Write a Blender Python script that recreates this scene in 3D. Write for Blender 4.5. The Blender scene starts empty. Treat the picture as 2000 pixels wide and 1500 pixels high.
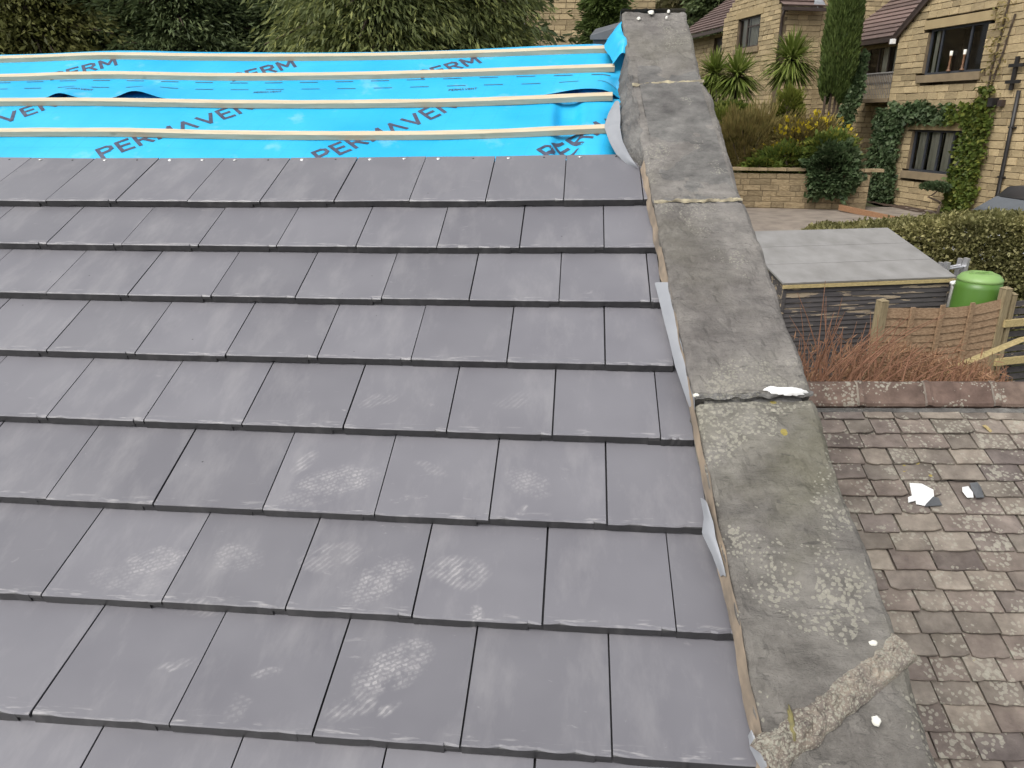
import bpy, math, random
import numpy as np
from mathutils import Matrix, Vector, noise

scene = bpy.context.scene
COL = scene.collection
R = math.radians

# ------------------------------------------------------------------ camera
F_PX = 1436.08
RW = np.array([[0.9963342126510362, 0.08554582294251975, 0.00022108398165015392],
               [0.029479647777693112, -0.3409148817126078, -0.9396318394955451],
               [-0.08030620815318722, 0.936193866463547, -0.3421870209813507]])
EYE = np.array([0.04701, -1.88158, 0.82478])
cam_d = bpy.data.cameras.new('camera')
cam = bpy.data.objects.new('camera', cam_d)
COL.objects.link(cam)
cm = Matrix(((RW[0][0], -RW[1][0], -RW[2][0], EYE[0]),
             (RW[0][1], -RW[1][1], -RW[2][1], EYE[1]),
             (RW[0][2], -RW[1][2], -RW[2][2], EYE[2]),
             (0, 0, 0, 1)))
cam.matrix_world = cm
cam_d.sensor_width = 36
cam_d.lens = 36 * F_PX / 2000
cam_d.clip_start = 0.05
cam_d.clip_end = 2000
scene.camera = cam

# ------------------------------------------------------------------ world, sun, exposure
SUN_EL, SUN_AZ = R(50), R(218)      # azimuth clockwise from +Y
world = bpy.data.worlds.new('World')
scene.world = world
world.use_nodes = True
wn = world.node_tree.nodes
wl = world.node_tree.links
wn.clear()
sky = wn.new('ShaderNodeTexSky')
sky.sky_type = 'NISHITA'
sky.sun_disc = False
sky.sun_elevation = SUN_EL
sky.sun_rotation = SUN_AZ
sky.air_density = 1.0
sky.dust_density = 4.0
hs = wn.new('ShaderNodeHueSaturation')
hs.inputs['Saturation'].default_value = 0.18      # cloud cover: a grey white sky
bg = wn.new('ShaderNodeBackground')
bg.inputs['Strength'].default_value = 0.15
wo = wn.new('ShaderNodeOutputWorld')
wl.new(sky.outputs[0], hs.inputs['Color'])
wl.new(hs.outputs[0], bg.inputs['Color'])
wl.new(bg.outputs[0], wo.inputs['Surface'])

sun_d = bpy.data.lights.new('sun', 'SUN')
sun_d.energy = 1.25
sun_d.angle = R(40)
sun_d.color = (1.0, 0.96, 0.9)
sun = bpy.data.objects.new('sun', sun_d)
COL.objects.link(sun)
sdir = Vector((math.sin(SUN_AZ) * math.cos(SUN_EL), math.cos(SUN_AZ) * math.cos(SUN_EL), math.sin(SUN_EL)))
sun.rotation_euler = sdir.to_track_quat('Z', 'Y').to_euler()
sun.location = (0, -5, 20)

vs = scene.view_settings
vs.view_transform = 'Standard'
vs.look = 'None'
vs.exposure = 0.46
vs.gamma = 1.0

# ------------------------------------------------------------------ frames and helpers
TH = R(26.5)
CT, ST = math.cos(TH), math.sin(TH)
AX = np.array([1.0, 0, 0])
AD = np.array([0, -CT, -ST])       # down the roof slope
AN = np.array([0, ST, -CT])        # into the roof


def rw(x, y, z):
    """roof coordinates (along ridge, down slope, into roof) -> world"""
    return AX * x + AD * y + AN * z


def ray(px, py):
    return RW.T @ np.array([(px - 1000) / F_PX, (py - 750) / F_PX, 1.0])


def at(px, py, d):
    return EYE + ray(px, py) * d


def rp(px, py, z):
    """roof coordinates of the point seen on the roof-parallel plane z"""
    r = ray(px, py)
    P = EYE + r * ((z - AN @ EYE) / (AN @ r))
    return np.array([P @ AX, P @ AD, z])


D1 = np.array([-0.27605, 0.96114, 0.0])    # the houses' axis running away
D2 = np.array([0.96114, 0.27605, 0.0])     # across, to the right
UP = np.array([0, 0, 1.0])
WORLD = {}


def props(o, label=None, cat=None, group=None, kind=None):
    if label: o['label'] = label
    if cat: o['category'] = cat
    if group: o['group'] = group
    if kind: o['kind'] = kind
    return o


def thing(name, loc, label, cat, group=None, kind=None):
    o = bpy.data.objects.new(name, None)
    o.empty_display_size = 0.1
    o.location = Vector([float(c) for c in loc])
    COL.objects.link(o)
    WORLD[o.name] = Matrix.Translation(o.location)
    return props(o, label, cat, group, kind)


def inst(name, me, mat_w, parent=None):
    o = bpy.data.objects.new(name, me)
    COL.objects.link(o)
    WORLD[o.name] = mat_w
    if parent is not None:
        o.parent = parent
        o.matrix_local = WORLD[parent.name].inverted() @ mat_w
    else:
        o.matrix_world = mat_w
    return o


def mesh(name, verts, faces, mat=None, smooth=False):
    me = bpy.data.meshes.new(name)
    me.from_pydata([tuple(map(float, v)) for v in verts], [], [tuple(f) for f in faces])
    me.update()
    if mat: me.materials.append(mat)
    if smooth:
        me.polygons.foreach_set('use_smooth', [True] * len(me.polygons))
    return me


def part(name, verts, faces, mat, parent=None, smooth=False, origin=None):
    """mesh given in world coordinates"""
    if origin is None:
        if parent is not None:
            origin = np.array(WORLD[parent.name].translation)
        else:
            origin = np.zeros(3)
    v = np.asarray(verts, float) - origin
    me = mesh(name, v, faces, mat, smooth)
    return inst(name, me, Matrix.Translation(Vector([float(c) for c in origin])), parent)


class MB:
    def __init__(s):
        s.v, s.f = [], []

    def add(s, v, f):
        n = len(s.v)
        s.v.extend([np.asarray(q, float) for q in v])
        s.f.extend([tuple(i + n for i in q) for q in f])
        return s

    def box(s, c, ax, ay, az, hx, hy, hz):
        c = np.asarray(c, float); ax = np.asarray(ax, float); ay = np.asarray(ay, float); az = np.asarray(az, float)
        v = [c + ax * hx * i + ay * hy * j + az * hz * k for i in (-1, 1) for j in (-1, 1) for k in (-1, 1)]
        return s.add(v, [(0, 1, 3, 2), (4, 6, 7, 5), (0, 4, 5, 1), (2, 3, 7, 6), (0, 2, 6, 4), (1, 5, 7, 3)])

    def beam(s, a, b, w, h, up=UP):
        a = np.asarray(a, float); b = np.asarray(b, float)
        d = b - a; L = np.linalg.norm(d); d = d / L
        sx = np.cross(d, up); sx /= np.linalg.norm(sx)
        uz = np.cross(sx, d)
        return s.box((a + b) / 2, d, sx, uz, L / 2, w / 2, h / 2)

    def tube(s, pts, rad, n=8, cap=True):
        pts = [np.asarray(q, float) for q in pts]
        if not hasattr(rad, '__len__'): rad = [rad] * len(pts)
        rings = []
        v, f = [], []
        for i, p in enumerate(pts):
            t = pts[min(i + 1, len(pts) - 1)] - pts[max(i - 1, 0)]
            t = t / (np.linalg.norm(t) + 1e-9)
            a = np.cross(t, (0.31, 0.17, 0.93)); a /= np.linalg.norm(a)
            b = np.cross(t, a)
            for k in range(n):
                an = 2 * math.pi * k / n
                v.append(p + (a * math.cos(an) + b * math.sin(an)) * rad[i])
        for i in range(len(pts) - 1):
            for k in range(n):
                f.append((i * n + k, i * n + (k + 1) % n, (i + 1) * n + (k + 1) % n, (i + 1) * n + k))
        if cap:
            f.append(tuple(range(n))[::-1])
            f.append(tuple((len(pts) - 1) * n + k for k in range(n)))
        return s.add(v, f)

    def lathe(s, base, prof, n=24):
        base = np.asarray(base, float)
        v, f = [], []
        for r, z in prof:
            for k in range(n):
                an = 2 * math.pi * k / n
                v.append(base + (r * math.cos(an), r * math.sin(an), z))
        for i in range(len(prof) - 1):
            for k in range(n):
                f.append((i * n + k, i * n + (k + 1) % n, (i + 1) * n + (k + 1) % n, (i + 1) * n + k))
        f.append(tuple((len(prof) - 1) * n + k for k in range(n)))
        return s.add(v, f)

    def grid(s, fn, us, vs_):
        us = list(us); vs_ = list(vs_)
        v = [fn(u, w) for w in vs_ for u in us]
        nu = len(us)
        f = [(j * nu + i, j * nu + i + 1, (j + 1) * nu + i + 1, (j + 1) * nu + i)
             for j in range(len(vs_) - 1) for i in range(nu - 1)]
        return s.add(v, f)

    def part(s, name, mat, parent=None, smooth=False, origin=None):
        return part(name, s.v, s.f, mat, parent, smooth, origin)


def nz(x, y=0.0, z=0.0):
    return noise.noise(Vector((float(x), float(y), float(z))))


def fbm(x, y, z, o=4):
    return noise.fractal(Vector((float(x), float(y), float(z))), 1.0, 2.0, o)


def lerp(a, b, t):
    return a + (b - a) * t


# ------------------------------------------------------------------ materials
def newmat(name):
    m = bpy.data.materials.new(name)
    m.use_nodes = True
    nt = m.node_tree
    b = nt.nodes['Principled BSDF']
    return m, nt, b


def N(nt, t, **kw):
    n = nt.nodes.new(t)
    for k, v in kw.items():
        if k in n.inputs:
            n.inputs[k].default_value = v
        else:
            setattr(n, k, v)
    return n


def ramp(nt, src, stops):
    r = nt.nodes.new('ShaderNodeValToRGB')
    e = r.color_ramp.elements
    while len(e) < len(stops): e.new(0.5)
    for i, (p, c) in enumerate(stops):
        e[i].position = p
        e[i].color = c if len(c) == 4 else (*c, 1)
    nt.links.new(src, r.inputs[0])
    return r.outputs[0]


def mix(nt, fac, a, b, mode='MIX'):
    m = nt.nodes.new('ShaderNodeMix')
    m.data_type = 'RGBA'
    m.blend_type = mode
    for sock, v in ((m.inputs[0], fac), (m.inputs[6], a), (m.inputs[7], b)):
        if hasattr(v, 'links'):
            nt.links.new(v, sock)
        elif isinstance(v, (int, float)):
            sock.default_value = v
        else:
            sock.default_value = (*v, 1) if len(v) == 3 else v
    return m.outputs[2]


def math_(nt, op, a, b=None, c=None, clamp=False):
    m = nt.nodes.new('ShaderNodeMath')
    m.operation = op
    m.use_clamp = clamp
    for i, v in enumerate((a, b, c)):
        if v is None: continue
        if hasattr(v, 'links'):
            nt.links.new(v, m.inputs[i])
        else:
            m.inputs[i].default_value = v
    return m.outputs[0]


def coords(nt, kind='Object', rand=0.0, scale=(1, 1, 1), rot=(0, 0, 0)):
    tc = nt.nodes.new('ShaderNodeTexCoord')
    if kind == 'World':
        g = nt.nodes.new('ShaderNodeNewGeometry')
        out = g.outputs['Position']
    else:
        out = tc.outputs[kind]
    if rand:
        oi = nt.nodes.new('ShaderNodeObjectInfo')
        vm = nt.nodes.new('ShaderNodeVectorMath')
        vm.operation = 'MULTIPLY_ADD'
        cb = nt.nodes.new('ShaderNodeCombineXYZ')
        for i, k in enumerate((1.0, 1.7, 2.3)):
            nt.links.new(math_(nt, 'MULTIPLY', oi.outputs['Random'], rand * k), cb.inputs[i])
        va = nt.nodes.new('ShaderNodeVectorMath')
        va.operation = 'ADD'
        nt.links.new(out, va.inputs[0])
        nt.links.new(cb.outputs[0], va.inputs[1])
        out = va.outputs[0]
    if scale != (1, 1, 1) or rot != (0, 0, 0):
        mp = nt.nodes.new('ShaderNodeMapping')
        mp.inputs['Scale'].default_value = scale
        mp.inputs['Rotation'].default_value = rot
        nt.links.new(out, mp.inputs['Vector'])
        out = mp.outputs[0]
    return out


def noi(nt, vec, scale, detail=4, rough=0.55, dist=0.0):
    n = nt.nodes.new('ShaderNodeTexNoise')
    n.inputs['Scale'].default_value = scale
    n.inputs['Detail'].default_value = detail
    n.inputs['Roughness'].default_value = rough
    n.inputs['Distortion'].default_value = dist
    nt.links.new(vec, n.inputs['Vector'])
    return n.outputs[0]


def vor(nt, vec, scale, feature='F1', rnd=1.0):
    n = nt.nodes.new('ShaderNodeTexVoronoi')
    n.feature = feature
    n.inputs['Scale'].default_value = scale
    n.inputs['Randomness'].default_value = rnd
    nt.links.new(vec, n.inputs['Vector'])
    return n


def bump(nt, b, h, strength=0.3, dist=0.01, prev=None):
    n = nt.nodes.new('ShaderNodeBump')
    n.inputs['Strength'].default_value = strength
    n.inputs['Distance'].default_value = dist
    nt.links.new(h, n.inputs['Height'])
    if prev: nt.links.new(prev, n.inputs['Normal'])
    nt.links.new(n.outputs[0], b.inputs['Normal'])
    return n.outputs[0]


def simple(name, c1, c2=None, scale=8, rough=0.7, bmp=0.2, bdist=0.004, metal=0.0, rand=0.0, kind='Object', vec_scale=(1, 1, 1), spec=0.5, detail=5):
    m, nt, b = newmat(name)
    b.inputs['Roughness'].default_value = rough
    b.inputs['Metallic'].default_value = metal
    b.inputs['Specular IOR Level'].default_value = spec
    v = coords(nt, kind, rand, vec_scale)
    n = noi(nt, v, scale, detail)
    c2 = c2 or tuple(q * 0.75 for q in c1)
    c = ramp(nt, n, [(0.3, c2), (0.7, c1)])
    if rand:
        oi = nt.nodes.new('ShaderNodeObjectInfo')
        val = math_(nt, 'MULTIPLY_ADD', oi.outputs['Random'], 0.5, 0.75)
        cc = nt.nodes.new('ShaderNodeCombineColor')
        for i in range(3): nt.links.new(val, cc.inputs[i])
        c = mix(nt, 1.0, c, cc.outputs[0], 'MULTIPLY')
    nt.links.new(c, b.inputs['Base Color'])
    if bmp: bump(nt, b, n, bmp, bdist)
    return m


# --- new concrete roof tile
def tile_material(prints):
    m, nt, b = newmat('new_grey_tile')
    vo = coords(nt, 'Object', 7.0)
    wp = coords(nt, 'World')
    base = noi(nt, vo, 3.0, 3)
    fine = noi(nt, vo, 160, 3, 0.6)
    oi = nt.nodes.new('ShaderNodeObjectInfo')
    col = ramp(nt, base, [(0.3, (0.139, 0.136, 0.152)), (0.72, (0.170, 0.167, 0.183))])
    val = math_(nt, 'MULTIPLY_ADD', oi.outputs['Random'], 0.16, 0.92)
    cc = nt.nodes.new('ShaderNodeCombineColor')
    for i in range(3): nt.links.new(val, cc.inputs[i])
    col = mix(nt, 1.0, col, cc.outputs[0], 'MULTIPLY')
    # front lip gets a darker colour: it belongs to the lower local z
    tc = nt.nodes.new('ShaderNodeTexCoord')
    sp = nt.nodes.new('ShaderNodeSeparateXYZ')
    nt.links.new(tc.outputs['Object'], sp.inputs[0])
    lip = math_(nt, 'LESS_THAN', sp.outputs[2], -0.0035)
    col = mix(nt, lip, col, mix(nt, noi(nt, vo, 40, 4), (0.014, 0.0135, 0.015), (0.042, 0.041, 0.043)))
    # dusty scuffs along the tail edge
    tail = math_(nt, 'SUBTRACT', 1.0, math_(nt, 'MULTIPLY', math_(nt, 'ABSOLUTE', math_(nt, 'SUBTRACT', sp.outputs[1], 0.010)), 55), clamp=True)
    st = coords(nt, 'Object', 9.0, (9, 60, 1))
    sc = ramp(nt, noi(nt, st, 1.6, 3, 0.6), [(0.56, (0, 0, 0)), (0.68, (1, 1, 1))])
    f_t = math_(nt, 'MULTIPLY', math_(nt, 'MULTIPLY', tail, sc), 0.55)
    # random chalky marks
    st2 = coords(nt, 'Object', 13.0, (1, 2.6, 1), (0, 0, 0.9))
    mk = ramp(nt, noi(nt, st2, 15, 4, 0.65, 0.6), [(0.655, (0, 0, 0)), (0.75, (1, 1, 1))])
    ar = ramp(nt, noi(nt, vo, 2.2, 2), [(0.46, (0, 0, 0)), (0.62, (1, 1, 1))])
    f_m = math_(nt, 'MULTIPLY', math_(nt, 'MULTIPLY', mk, ar), 0.34)
    # faint wipes
    wipe = ramp(nt, noi(nt, coords(nt, 'Object', 5.0, (1, 0.35, 1), (0, 0, 0.4)), 9, 5, 0.7), [(0.5, (0, 0, 0)), (0.8, (1, 1, 1))])
    f_w = math_(nt, 'MULTIPLY', wipe, 0.22)
    # boot prints: sole shaped patches of tread marks, in roof coordinates
    g = nt.nodes.new('ShaderNodeNewGeometry')
    dv = nt.nodes.new('ShaderNodeVectorMath'); dv.operation = 'DOT_PRODUCT'
    nt.links.new(g.outputs['Position'], dv.inputs[0]); dv.inputs[1].default_value = tuple(AD)
    sx = nt.nodes.new('ShaderNodeSeparateXYZ'); nt.links.new(g.outputs['Position'], sx.inputs[0])
    rc = nt.nodes.new('ShaderNodeCombineXYZ')
    nt.links.new(sx.outputs[0], rc.inputs[0]); nt.links.new(dv.outputs['Value'], rc.inputs[1])
    wob = nt.nodes.new('ShaderNodeVectorMath'); wob.operation = 'ADD'
    wn_ = nt.nodes.new('ShaderNodeTexNoise'); wn_.inputs['Scale'].default_value = 22; wn_.inputs['Detail'].default_value = 4
    nt.links.new(rc.outputs[0], wn_.inputs['Vector'])
    wv = nt.nodes.new('ShaderNodeVectorMath'); wv.operation = 'MULTIPLY_ADD'
    nt.links.new(wn_.outputs['Color'], wv.inputs[0]); wv.inputs[1].default_value = (.05, .05, 0); wv.inputs[2].default_value = (-.025, -.025, 0)
    nt.links.new(rc.outputs[0], wob.inputs[0]); nt.links.new(wv.outputs[0], wob.inputs[1])
    tots = [None, None]
    for ip_, (px_, py_, lx, ly, ang, amt) in enumerate(prints):
        q = rp(px_, py_, 0.0)
        mp = nt.nodes.new('ShaderNodeMapping'); mp.vector_type = 'TEXTURE'
        mp.inputs['Location'].default_value = (q[0], q[1], 0)
        mp.inputs['Rotation'].default_value = (0, 0, R(ang))
        mp.inputs['Scale'].default_value = (lx, ly, 1)
        nt.links.new(wob.outputs[0], mp.inputs['Vector'])
        gr = nt.nodes.new('ShaderNodeTexGradient'); gr.gradient_type = 'SPHERICAL'
        nt.links.new(mp.outputs[0], gr.inputs[0])
        mk_ = math_(nt, 'MULTIPLY', math_(nt, 'MULTIPLY', gr.outputs[1], 2.6, clamp=True), amt)
        tots[ip_ % 2] = mk_ if tots[ip_ % 2] is None else math_(nt, 'MAXIMUM', tots[ip_ % 2], mk_)
    tot = math_(nt, 'MAXIMUM', tots[0], tots[1])
    mpt = nt.nodes.new('ShaderNodeMapping'); mpt.inputs['Rotation'].default_value = (0, 0, R(28))
    nt.links.new(rc.outputs[0], mpt.inputs['Vector'])
    br = nt.nodes.new('ShaderNodeTexBrick')
    br.inputs['Scale'].default_value = 26
    br.inputs['Mortar Size'].default_value = 0.07
    br.inputs['Brick Width'].default_value = 0.42
    br.inputs['Row Height'].default_value = 0.30
    nt.links.new(mpt.outputs[0], br.inputs['Vector'])
    nt.links.new(rc.outputs[0], mpt.inputs['Vector'])
    wvx = nt.nodes.new('ShaderNodeTexWave'); wvx.inputs['Scale'].default_value = 24; wvx.inputs['Distortion'].default_value = 2.5; wvx.inputs['Detail'].default_value = 2; wvx.inputs['Detail Scale'].default_value = 2.0
    mpw = nt.nodes.new('ShaderNodeMapping'); mpw.inputs['Rotation'].default_value = (0, 0, R(-38)); mpw.inputs['Scale'].default_value = (1, 1.0, 1)
    nt.links.new(rc.outputs[0], mpw.inputs['Vector']); nt.links.new(mpw.outputs[0], wvx.inputs['Vector'])
    t_a = math_(nt, 'MULTIPLY', math_(nt, 'SUBTRACT', 1.0, br.outputs['Fac']), tots[0])
    t_b = math_(nt, 'MULTIPLY', math_(nt, 'GREATER_THAN', wvx.outputs['Fac'], 0.62), tots[1])
    tread = math_(nt, 'MAXIMUM', t_a, t_b)
    w2 = nt.nodes.new('ShaderNodeVectorMath'); w2.operation = 'MULTIPLY_ADD'
    nt.links.new(wn_.outputs['Color'], w2.inputs[0]); w2.inputs[1].default_value = (.030, .030, 0); nt.links.new(rc.outputs[0], w2.inputs[2])
    nt.links.new(w2.outputs[0], mpt.inputs['Vector'])
    br2 = math_(nt, 'GREATER_THAN', noi(nt, rc.outputs[0], 55, 4, 0.7), 0.50)
    patch = ramp(nt, noi(nt, rc.outputs[0], 24, 4, 0.7), [(0.36, (0, 0, 0)), (0.66, (1, 1, 1))])
    tr = math_(nt, 'MAXIMUM', tread, math_(nt, 'MULTIPLY', math_(nt, 'MULTIPLY', br2, tot), 0.22))
    f_p = math_(nt, 'MULTIPLY', math_(nt, 'MULTIPLY', tr, patch), 0.54)
    f_p2 = math_(nt, 'MULTIPLY', math_(nt, 'MULTIPLY', tot, patch), 0.16)
    fac = math_(nt, 'ADD', f_t, math_(nt, 'ADD', f_m, math_(nt, 'ADD', f_w, math_(nt, 'ADD', f_p, f_p2))), clamp=True)
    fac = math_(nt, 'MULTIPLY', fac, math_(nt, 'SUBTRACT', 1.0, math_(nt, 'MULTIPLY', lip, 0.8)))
    col = mix(nt, fac, col, (0.44, 0.425, 0.42))
    # small dark specks
    vd = vor(nt, vo, 11)
    spk = math_(nt, 'MULTIPLY', math_(nt, 'LESS_THAN', vd.outputs['Distance'], 0.028), math_(nt, 'GREATER_THAN', noi(nt, vo, 4, 1), 0.56))
    col = mix(nt, spk, col, (0.03, 0.03, 0.03))
    nt.links.new(col, b.inputs['Base Color'])
    rr = ramp(nt, noi(nt, vo, 6, 4), [(0.3, (0.36,) * 3), (0.7, (0.48,) * 3)])
    nt.links.new(rr, b.inputs['Roughness'])
    b.inputs['Specular IOR Level'].default_value = 0.7
    hh = mix(nt, 0.85, fine, noi(nt, vo, 22, 4))
    bump(nt, b, hh, 0.12, 0.004)
    return m


PRINTS = [  # px, py, half length, half width, angle, amount
    (300, 1085, .085, .05, -25, .75), (255, 1080, .03, .018, -30, .8), (455, 1080, .075, .05, 10, .5),
    (640, 1075, .085, .045, -15, .55), (740, 1125, .10, .055, -50, .75), (895, 1105, .085, .055, 8, .85),
    (770, 1300, .105, .060, -40, .95), (690, 1385, .06, .036, -30, .85), (655, 925, .13, .055, -12, .75),
    (590, 885, .05, .03, -60, .7), (1030, 930, .075, .05, 30, .5), (1018, 988, .022, .015, -40, .9),
    (790, 965, .02, .014, -40, .6), (345, 1300, .04, .014, -25, .6), (525, 1315, .04, .018, -15, .55),
    (735, 770, .065, .035, -20, .45), (930, 1195, .03, .02, -80, .75), (760, 1395, .03, .02, -40, .9),
    (240, 1130, .12, .04, 5, .30), (380, 1180, .06, .02, 0, .4), (600, 960, .10, .03, -10, .4),
    (1000, 770, .06, .04, -20, .3), (470, 1390, .03, .03, 0, .35), (840, 900, .06, .02, 25, .4)]
M_TILE = tile_material(PRINTS)


def stone_material(name, dark, light, lichen=0.3, green=0.2, riven=0.5, yellow=0.1, rand=0.0, sc=1.0, ls=1.0):
    m, nt, b = newmat(name)
    v = coords(nt, 'World') if not rand else coords(nt, 'Object', rand)
    big = noi(nt, v, 3.2 * sc, 5, 0.6)
    mid = noi(nt, v, 16 * sc, 6, 0.65)
    fine = noi(nt, v, 90 * sc, 4, 0.7)
    c = ramp(nt, mid, [(0.28, dark), (0.72, light)])
    stain = ramp(nt, big, [(0.38, (0.62, 0.60, 0.60)), (0.62, (1.08, 1.07, 1.05))])
    c = mix(nt, 0.85, c, stain, 'MULTIPLY')
    if rand:
        oi = nt.nodes.new('ShaderNodeObjectInfo')
        hue = ramp(nt, oi.outputs['Random'], [(0.0, (0.72, 0.69, 0.71)), (0.3, (1.0, 0.93, 0.89)), (0.6, (0.92, 0.91, 0.87)), (1.0, (1.28, 1.24, 1.15))])
        c = mix(nt, 1.0, c, hue, 'MULTIPLY')
    if green:
        gm = ramp(nt, noi(nt, v, 2.1 * sc, 4, 0.6), [(0.48, (0, 0, 0)), (0.68, (1, 1, 1))])
        c = mix(nt, math_(nt, 'MULTIPLY', gm, green), c, (0.155, 0.150, 0.075))
    # pale crusty lichen discs: clusters of noisy edged spots in two sizes
    ve = nt.nodes.new('ShaderNodeVectorMath'); ve.operation = 'ADD'
    dn = nt.nodes.new('ShaderNodeTexNoise'); dn.inputs['Scale'].default_value = 60 * sc
    nt.links.new(v, dn.inputs['Vector'])
    dm = nt.nodes.new('ShaderNodeVectorMath'); dm.operation = 'SCALE'; dm.inputs['Scale'].default_value = 0.010 / sc
    nt.links.new(dn.outputs['Color'], dm.inputs[0])
    nt.links.new(v, ve.inputs[0]); nt.links.new(dm.outputs[0], ve.inputs[1])
    for vs_, th, msk in ((118 * ls, 0.36, 0.50), (66 * ls, 0.30, 0.54)):
        vv = vor(nt, ve.outputs[0], vs_ * sc)
        size = math_(nt, 'MULTIPLY', noi(nt, v, 5.5 * sc, 3), th * 2)
        spot = math_(nt, 'LESS_THAN', vv.outputs['Distance'], math_(nt, 'MULTIPLY', size, math_(nt, 'GREATER_THAN', noi(nt, v, 3.6 * sc, 3, 0.6), msk + 0.12 - 0.24 * lichen)))
        c = mix(nt, math_(nt, 'MULTIPLY', spot, min(0.8, 0.35 + lichen * 0.45)), c, (0.36, 0.345, 0.285))
    if yellow:
        vy = vor(nt, ve.outputs[0], 17 * sc)
        sp_ = math_(nt, 'MULTIPLY', math_(nt, 'LESS_THAN', vy.outputs['Distance'], 0.22), math_(nt, 'GREATER_THAN', noi(nt, v, 2.7 * sc, 3), 0.70 - yellow * 0.3))
        c = mix(nt, math_(nt, 'MULTIPLY', sp_, 0.8), c, (0.36, 0.29, 0.06))
    if riven > .7:
        crk = ramp(nt, noi(nt, coords(nt, 'World', 0, (1.0, 4.5, 4.5), (0, 0, 0.2)), 16 * sc, 6, 0.7, 0.8), [(0.33, (1, 1, 1)), (0.40, (0, 0, 0))])
        c = mix(nt, math_(nt, 'MULTIPLY', crk, 0.55), c, (0.05, 0.047, 0.045))
    nt.links.new(c, b.inputs['Base Color'])
    b.inputs['Roughness'].default_value = 0.88
    b.inputs['Specular IOR Level'].default_value = 0.25
    lay = noi(nt, coords(nt, 'World', 0, (1.0, 3.2, 3.2), (0, 0, 0.25)) if not rand else v, 13 * sc, 7, 0.68, 0.5)
    h = mix(nt, 0.30, lay, fine)
    bump(nt, b, h, riven, 0.02)
    return m


M_COPING = stone_material('riven_sandstone_coping', (0.155, 0.147, 0.138), (0.262, 0.248, 0.232), 0.10, 0.14, 1.0, 0.0)
M_COPING_LOW = stone_material('lichened_sandstone_coping', (0.130, 0.123, 0.112), (0.250, 0.238, 0.218), 0.46, 0.30, 0.95, 0.03, ls=.75)
M_FILLET = stone_material('rough_grey_mortar', (0.11, 0.108, 0.105), (0.22, 0.215, 0.205), 0.1, 0.0, 0.95, 0.0)
M_SLATE = stone_material('weathered_stone_slate', (0.170, 0.150, 0.136), (0.295, 0.266, 0.240), 0.52, 0.06, 0.5, 0.03, rand=31.0, sc=1.0, ls=.42)
M_RIDGE = stone_material('red_brown_ridge_tile', (0.115, 0.085, 0.073), (0.215, 0.162, 0.14), 0.60, 0.0, 0.4, 0.0, rand=11.0, ls=.5)
M_BEAD = simple('tan_mortar', (0.36, 0.28, 0.20), (0.10, 0.088, 0.075), 7, 0.9, 0.8, 0.01, kind='World')
M_JOINT = simple('yellowed_mortar_joint', (0.42, 0.37, 0.25), (0.16, 0.14, 0.11), 22, 0.9, 0.8, 0.01, kind='World')
M_DARKVOID = simple('dark_underside', (0.03, 0.028, 0.027), (0.015, 0.015, 0.015), 10, 0.9, 0)
M_WHITE = simple('white_scrap', (0.86, 0.86, 0.85), (0.78, 0.78, 0.78), 14, 0.5, 0.2, 0.01)
M_DROP = simple('white_dropping', (0.8, 0.79, 0.74), (0.55, 0.54, 0.47), 40, 0.8, 0.3, 0.004, kind='World')
M_NAIL = simple('bright_nail_head', (0.75, 0.74, 0.72), (0.6, 0.6, 0.58), 50, 0.35, 0, metal=0.6)
M_HOLE = simple('dark_nail_hole', (0.03, 0.03, 0.03), (0.02, 0.02, 0.02), 50, 0.9, 0)


def membrane_material():
    m, nt, b = newmat('cyan_blue_underlay')
    g = nt.nodes.new('ShaderNodeNewGeometry')
    sx = nt.nodes.new('ShaderNodeSeparateXYZ'); nt.links.new(g.outputs['Position'], sx.inputs[0])
    dv = nt.nodes.new('ShaderNodeVectorMath'); dv.operation = 'DOT_PRODUCT'
    nt.links.new(g.outputs['Position'], dv.inputs[0]); dv.inputs[1].default_value = tuple(AD)
    v = coords(nt, 'World')
    c = ramp(nt, noi(nt, v, 2.2, 4), [(0.3, (0.012, 0.36, 0.68)), (0.7, (0.035, 0.44, 0.74))])
    # faint crease grid left by the roll
    gx = math_(nt, 'LESS_THAN', math_(nt, 'PINGPONG', math_(nt, 'ADD', sx.outputs[0], math_(nt, 'MULTIPLY', dv.outputs['Value'], 0.16)), 0.055), 0.0012)
    gy = math_(nt, 'LESS_THAN', math_(nt, 'PINGPONG', dv.outputs['Value'], 0.055), 0.0012)
    ln = math_(nt, 'MULTIPLY', math_(nt, 'MAXIMUM', gx, gy), math_(nt, 'MULTIPLY', noi(nt, v, 4, 2), 0.85))
    c = mix(nt, ln, c, (0.02, 0.30, 0.55))
    smu = ramp(nt, noi(nt, v, 5.5, 4, 0.6), [(0.60, (0, 0, 0)), (0.72, (1, 1, 1))])
    c = mix(nt, math_(nt, 'MULTIPLY', smu, 0.32), c, (0.34, 0.58, 0.80))
    nt.links.new(c, b.inputs['Base Color'])
    b.inputs['Roughness'].default_value = 0.45
    b.inputs['Specular IOR Level'].default_value = 0.35
    bump(nt, b, noi(nt, v, 14, 4), 0.12, 0.01)
    return m


M_MEMB = membrane_material()
M_PRINT = simple('dark_print', (0.075, 0.085, 0.13), (0.03, 0.035, 0.07), 30, 0.6, 0, kind='World')


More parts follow.
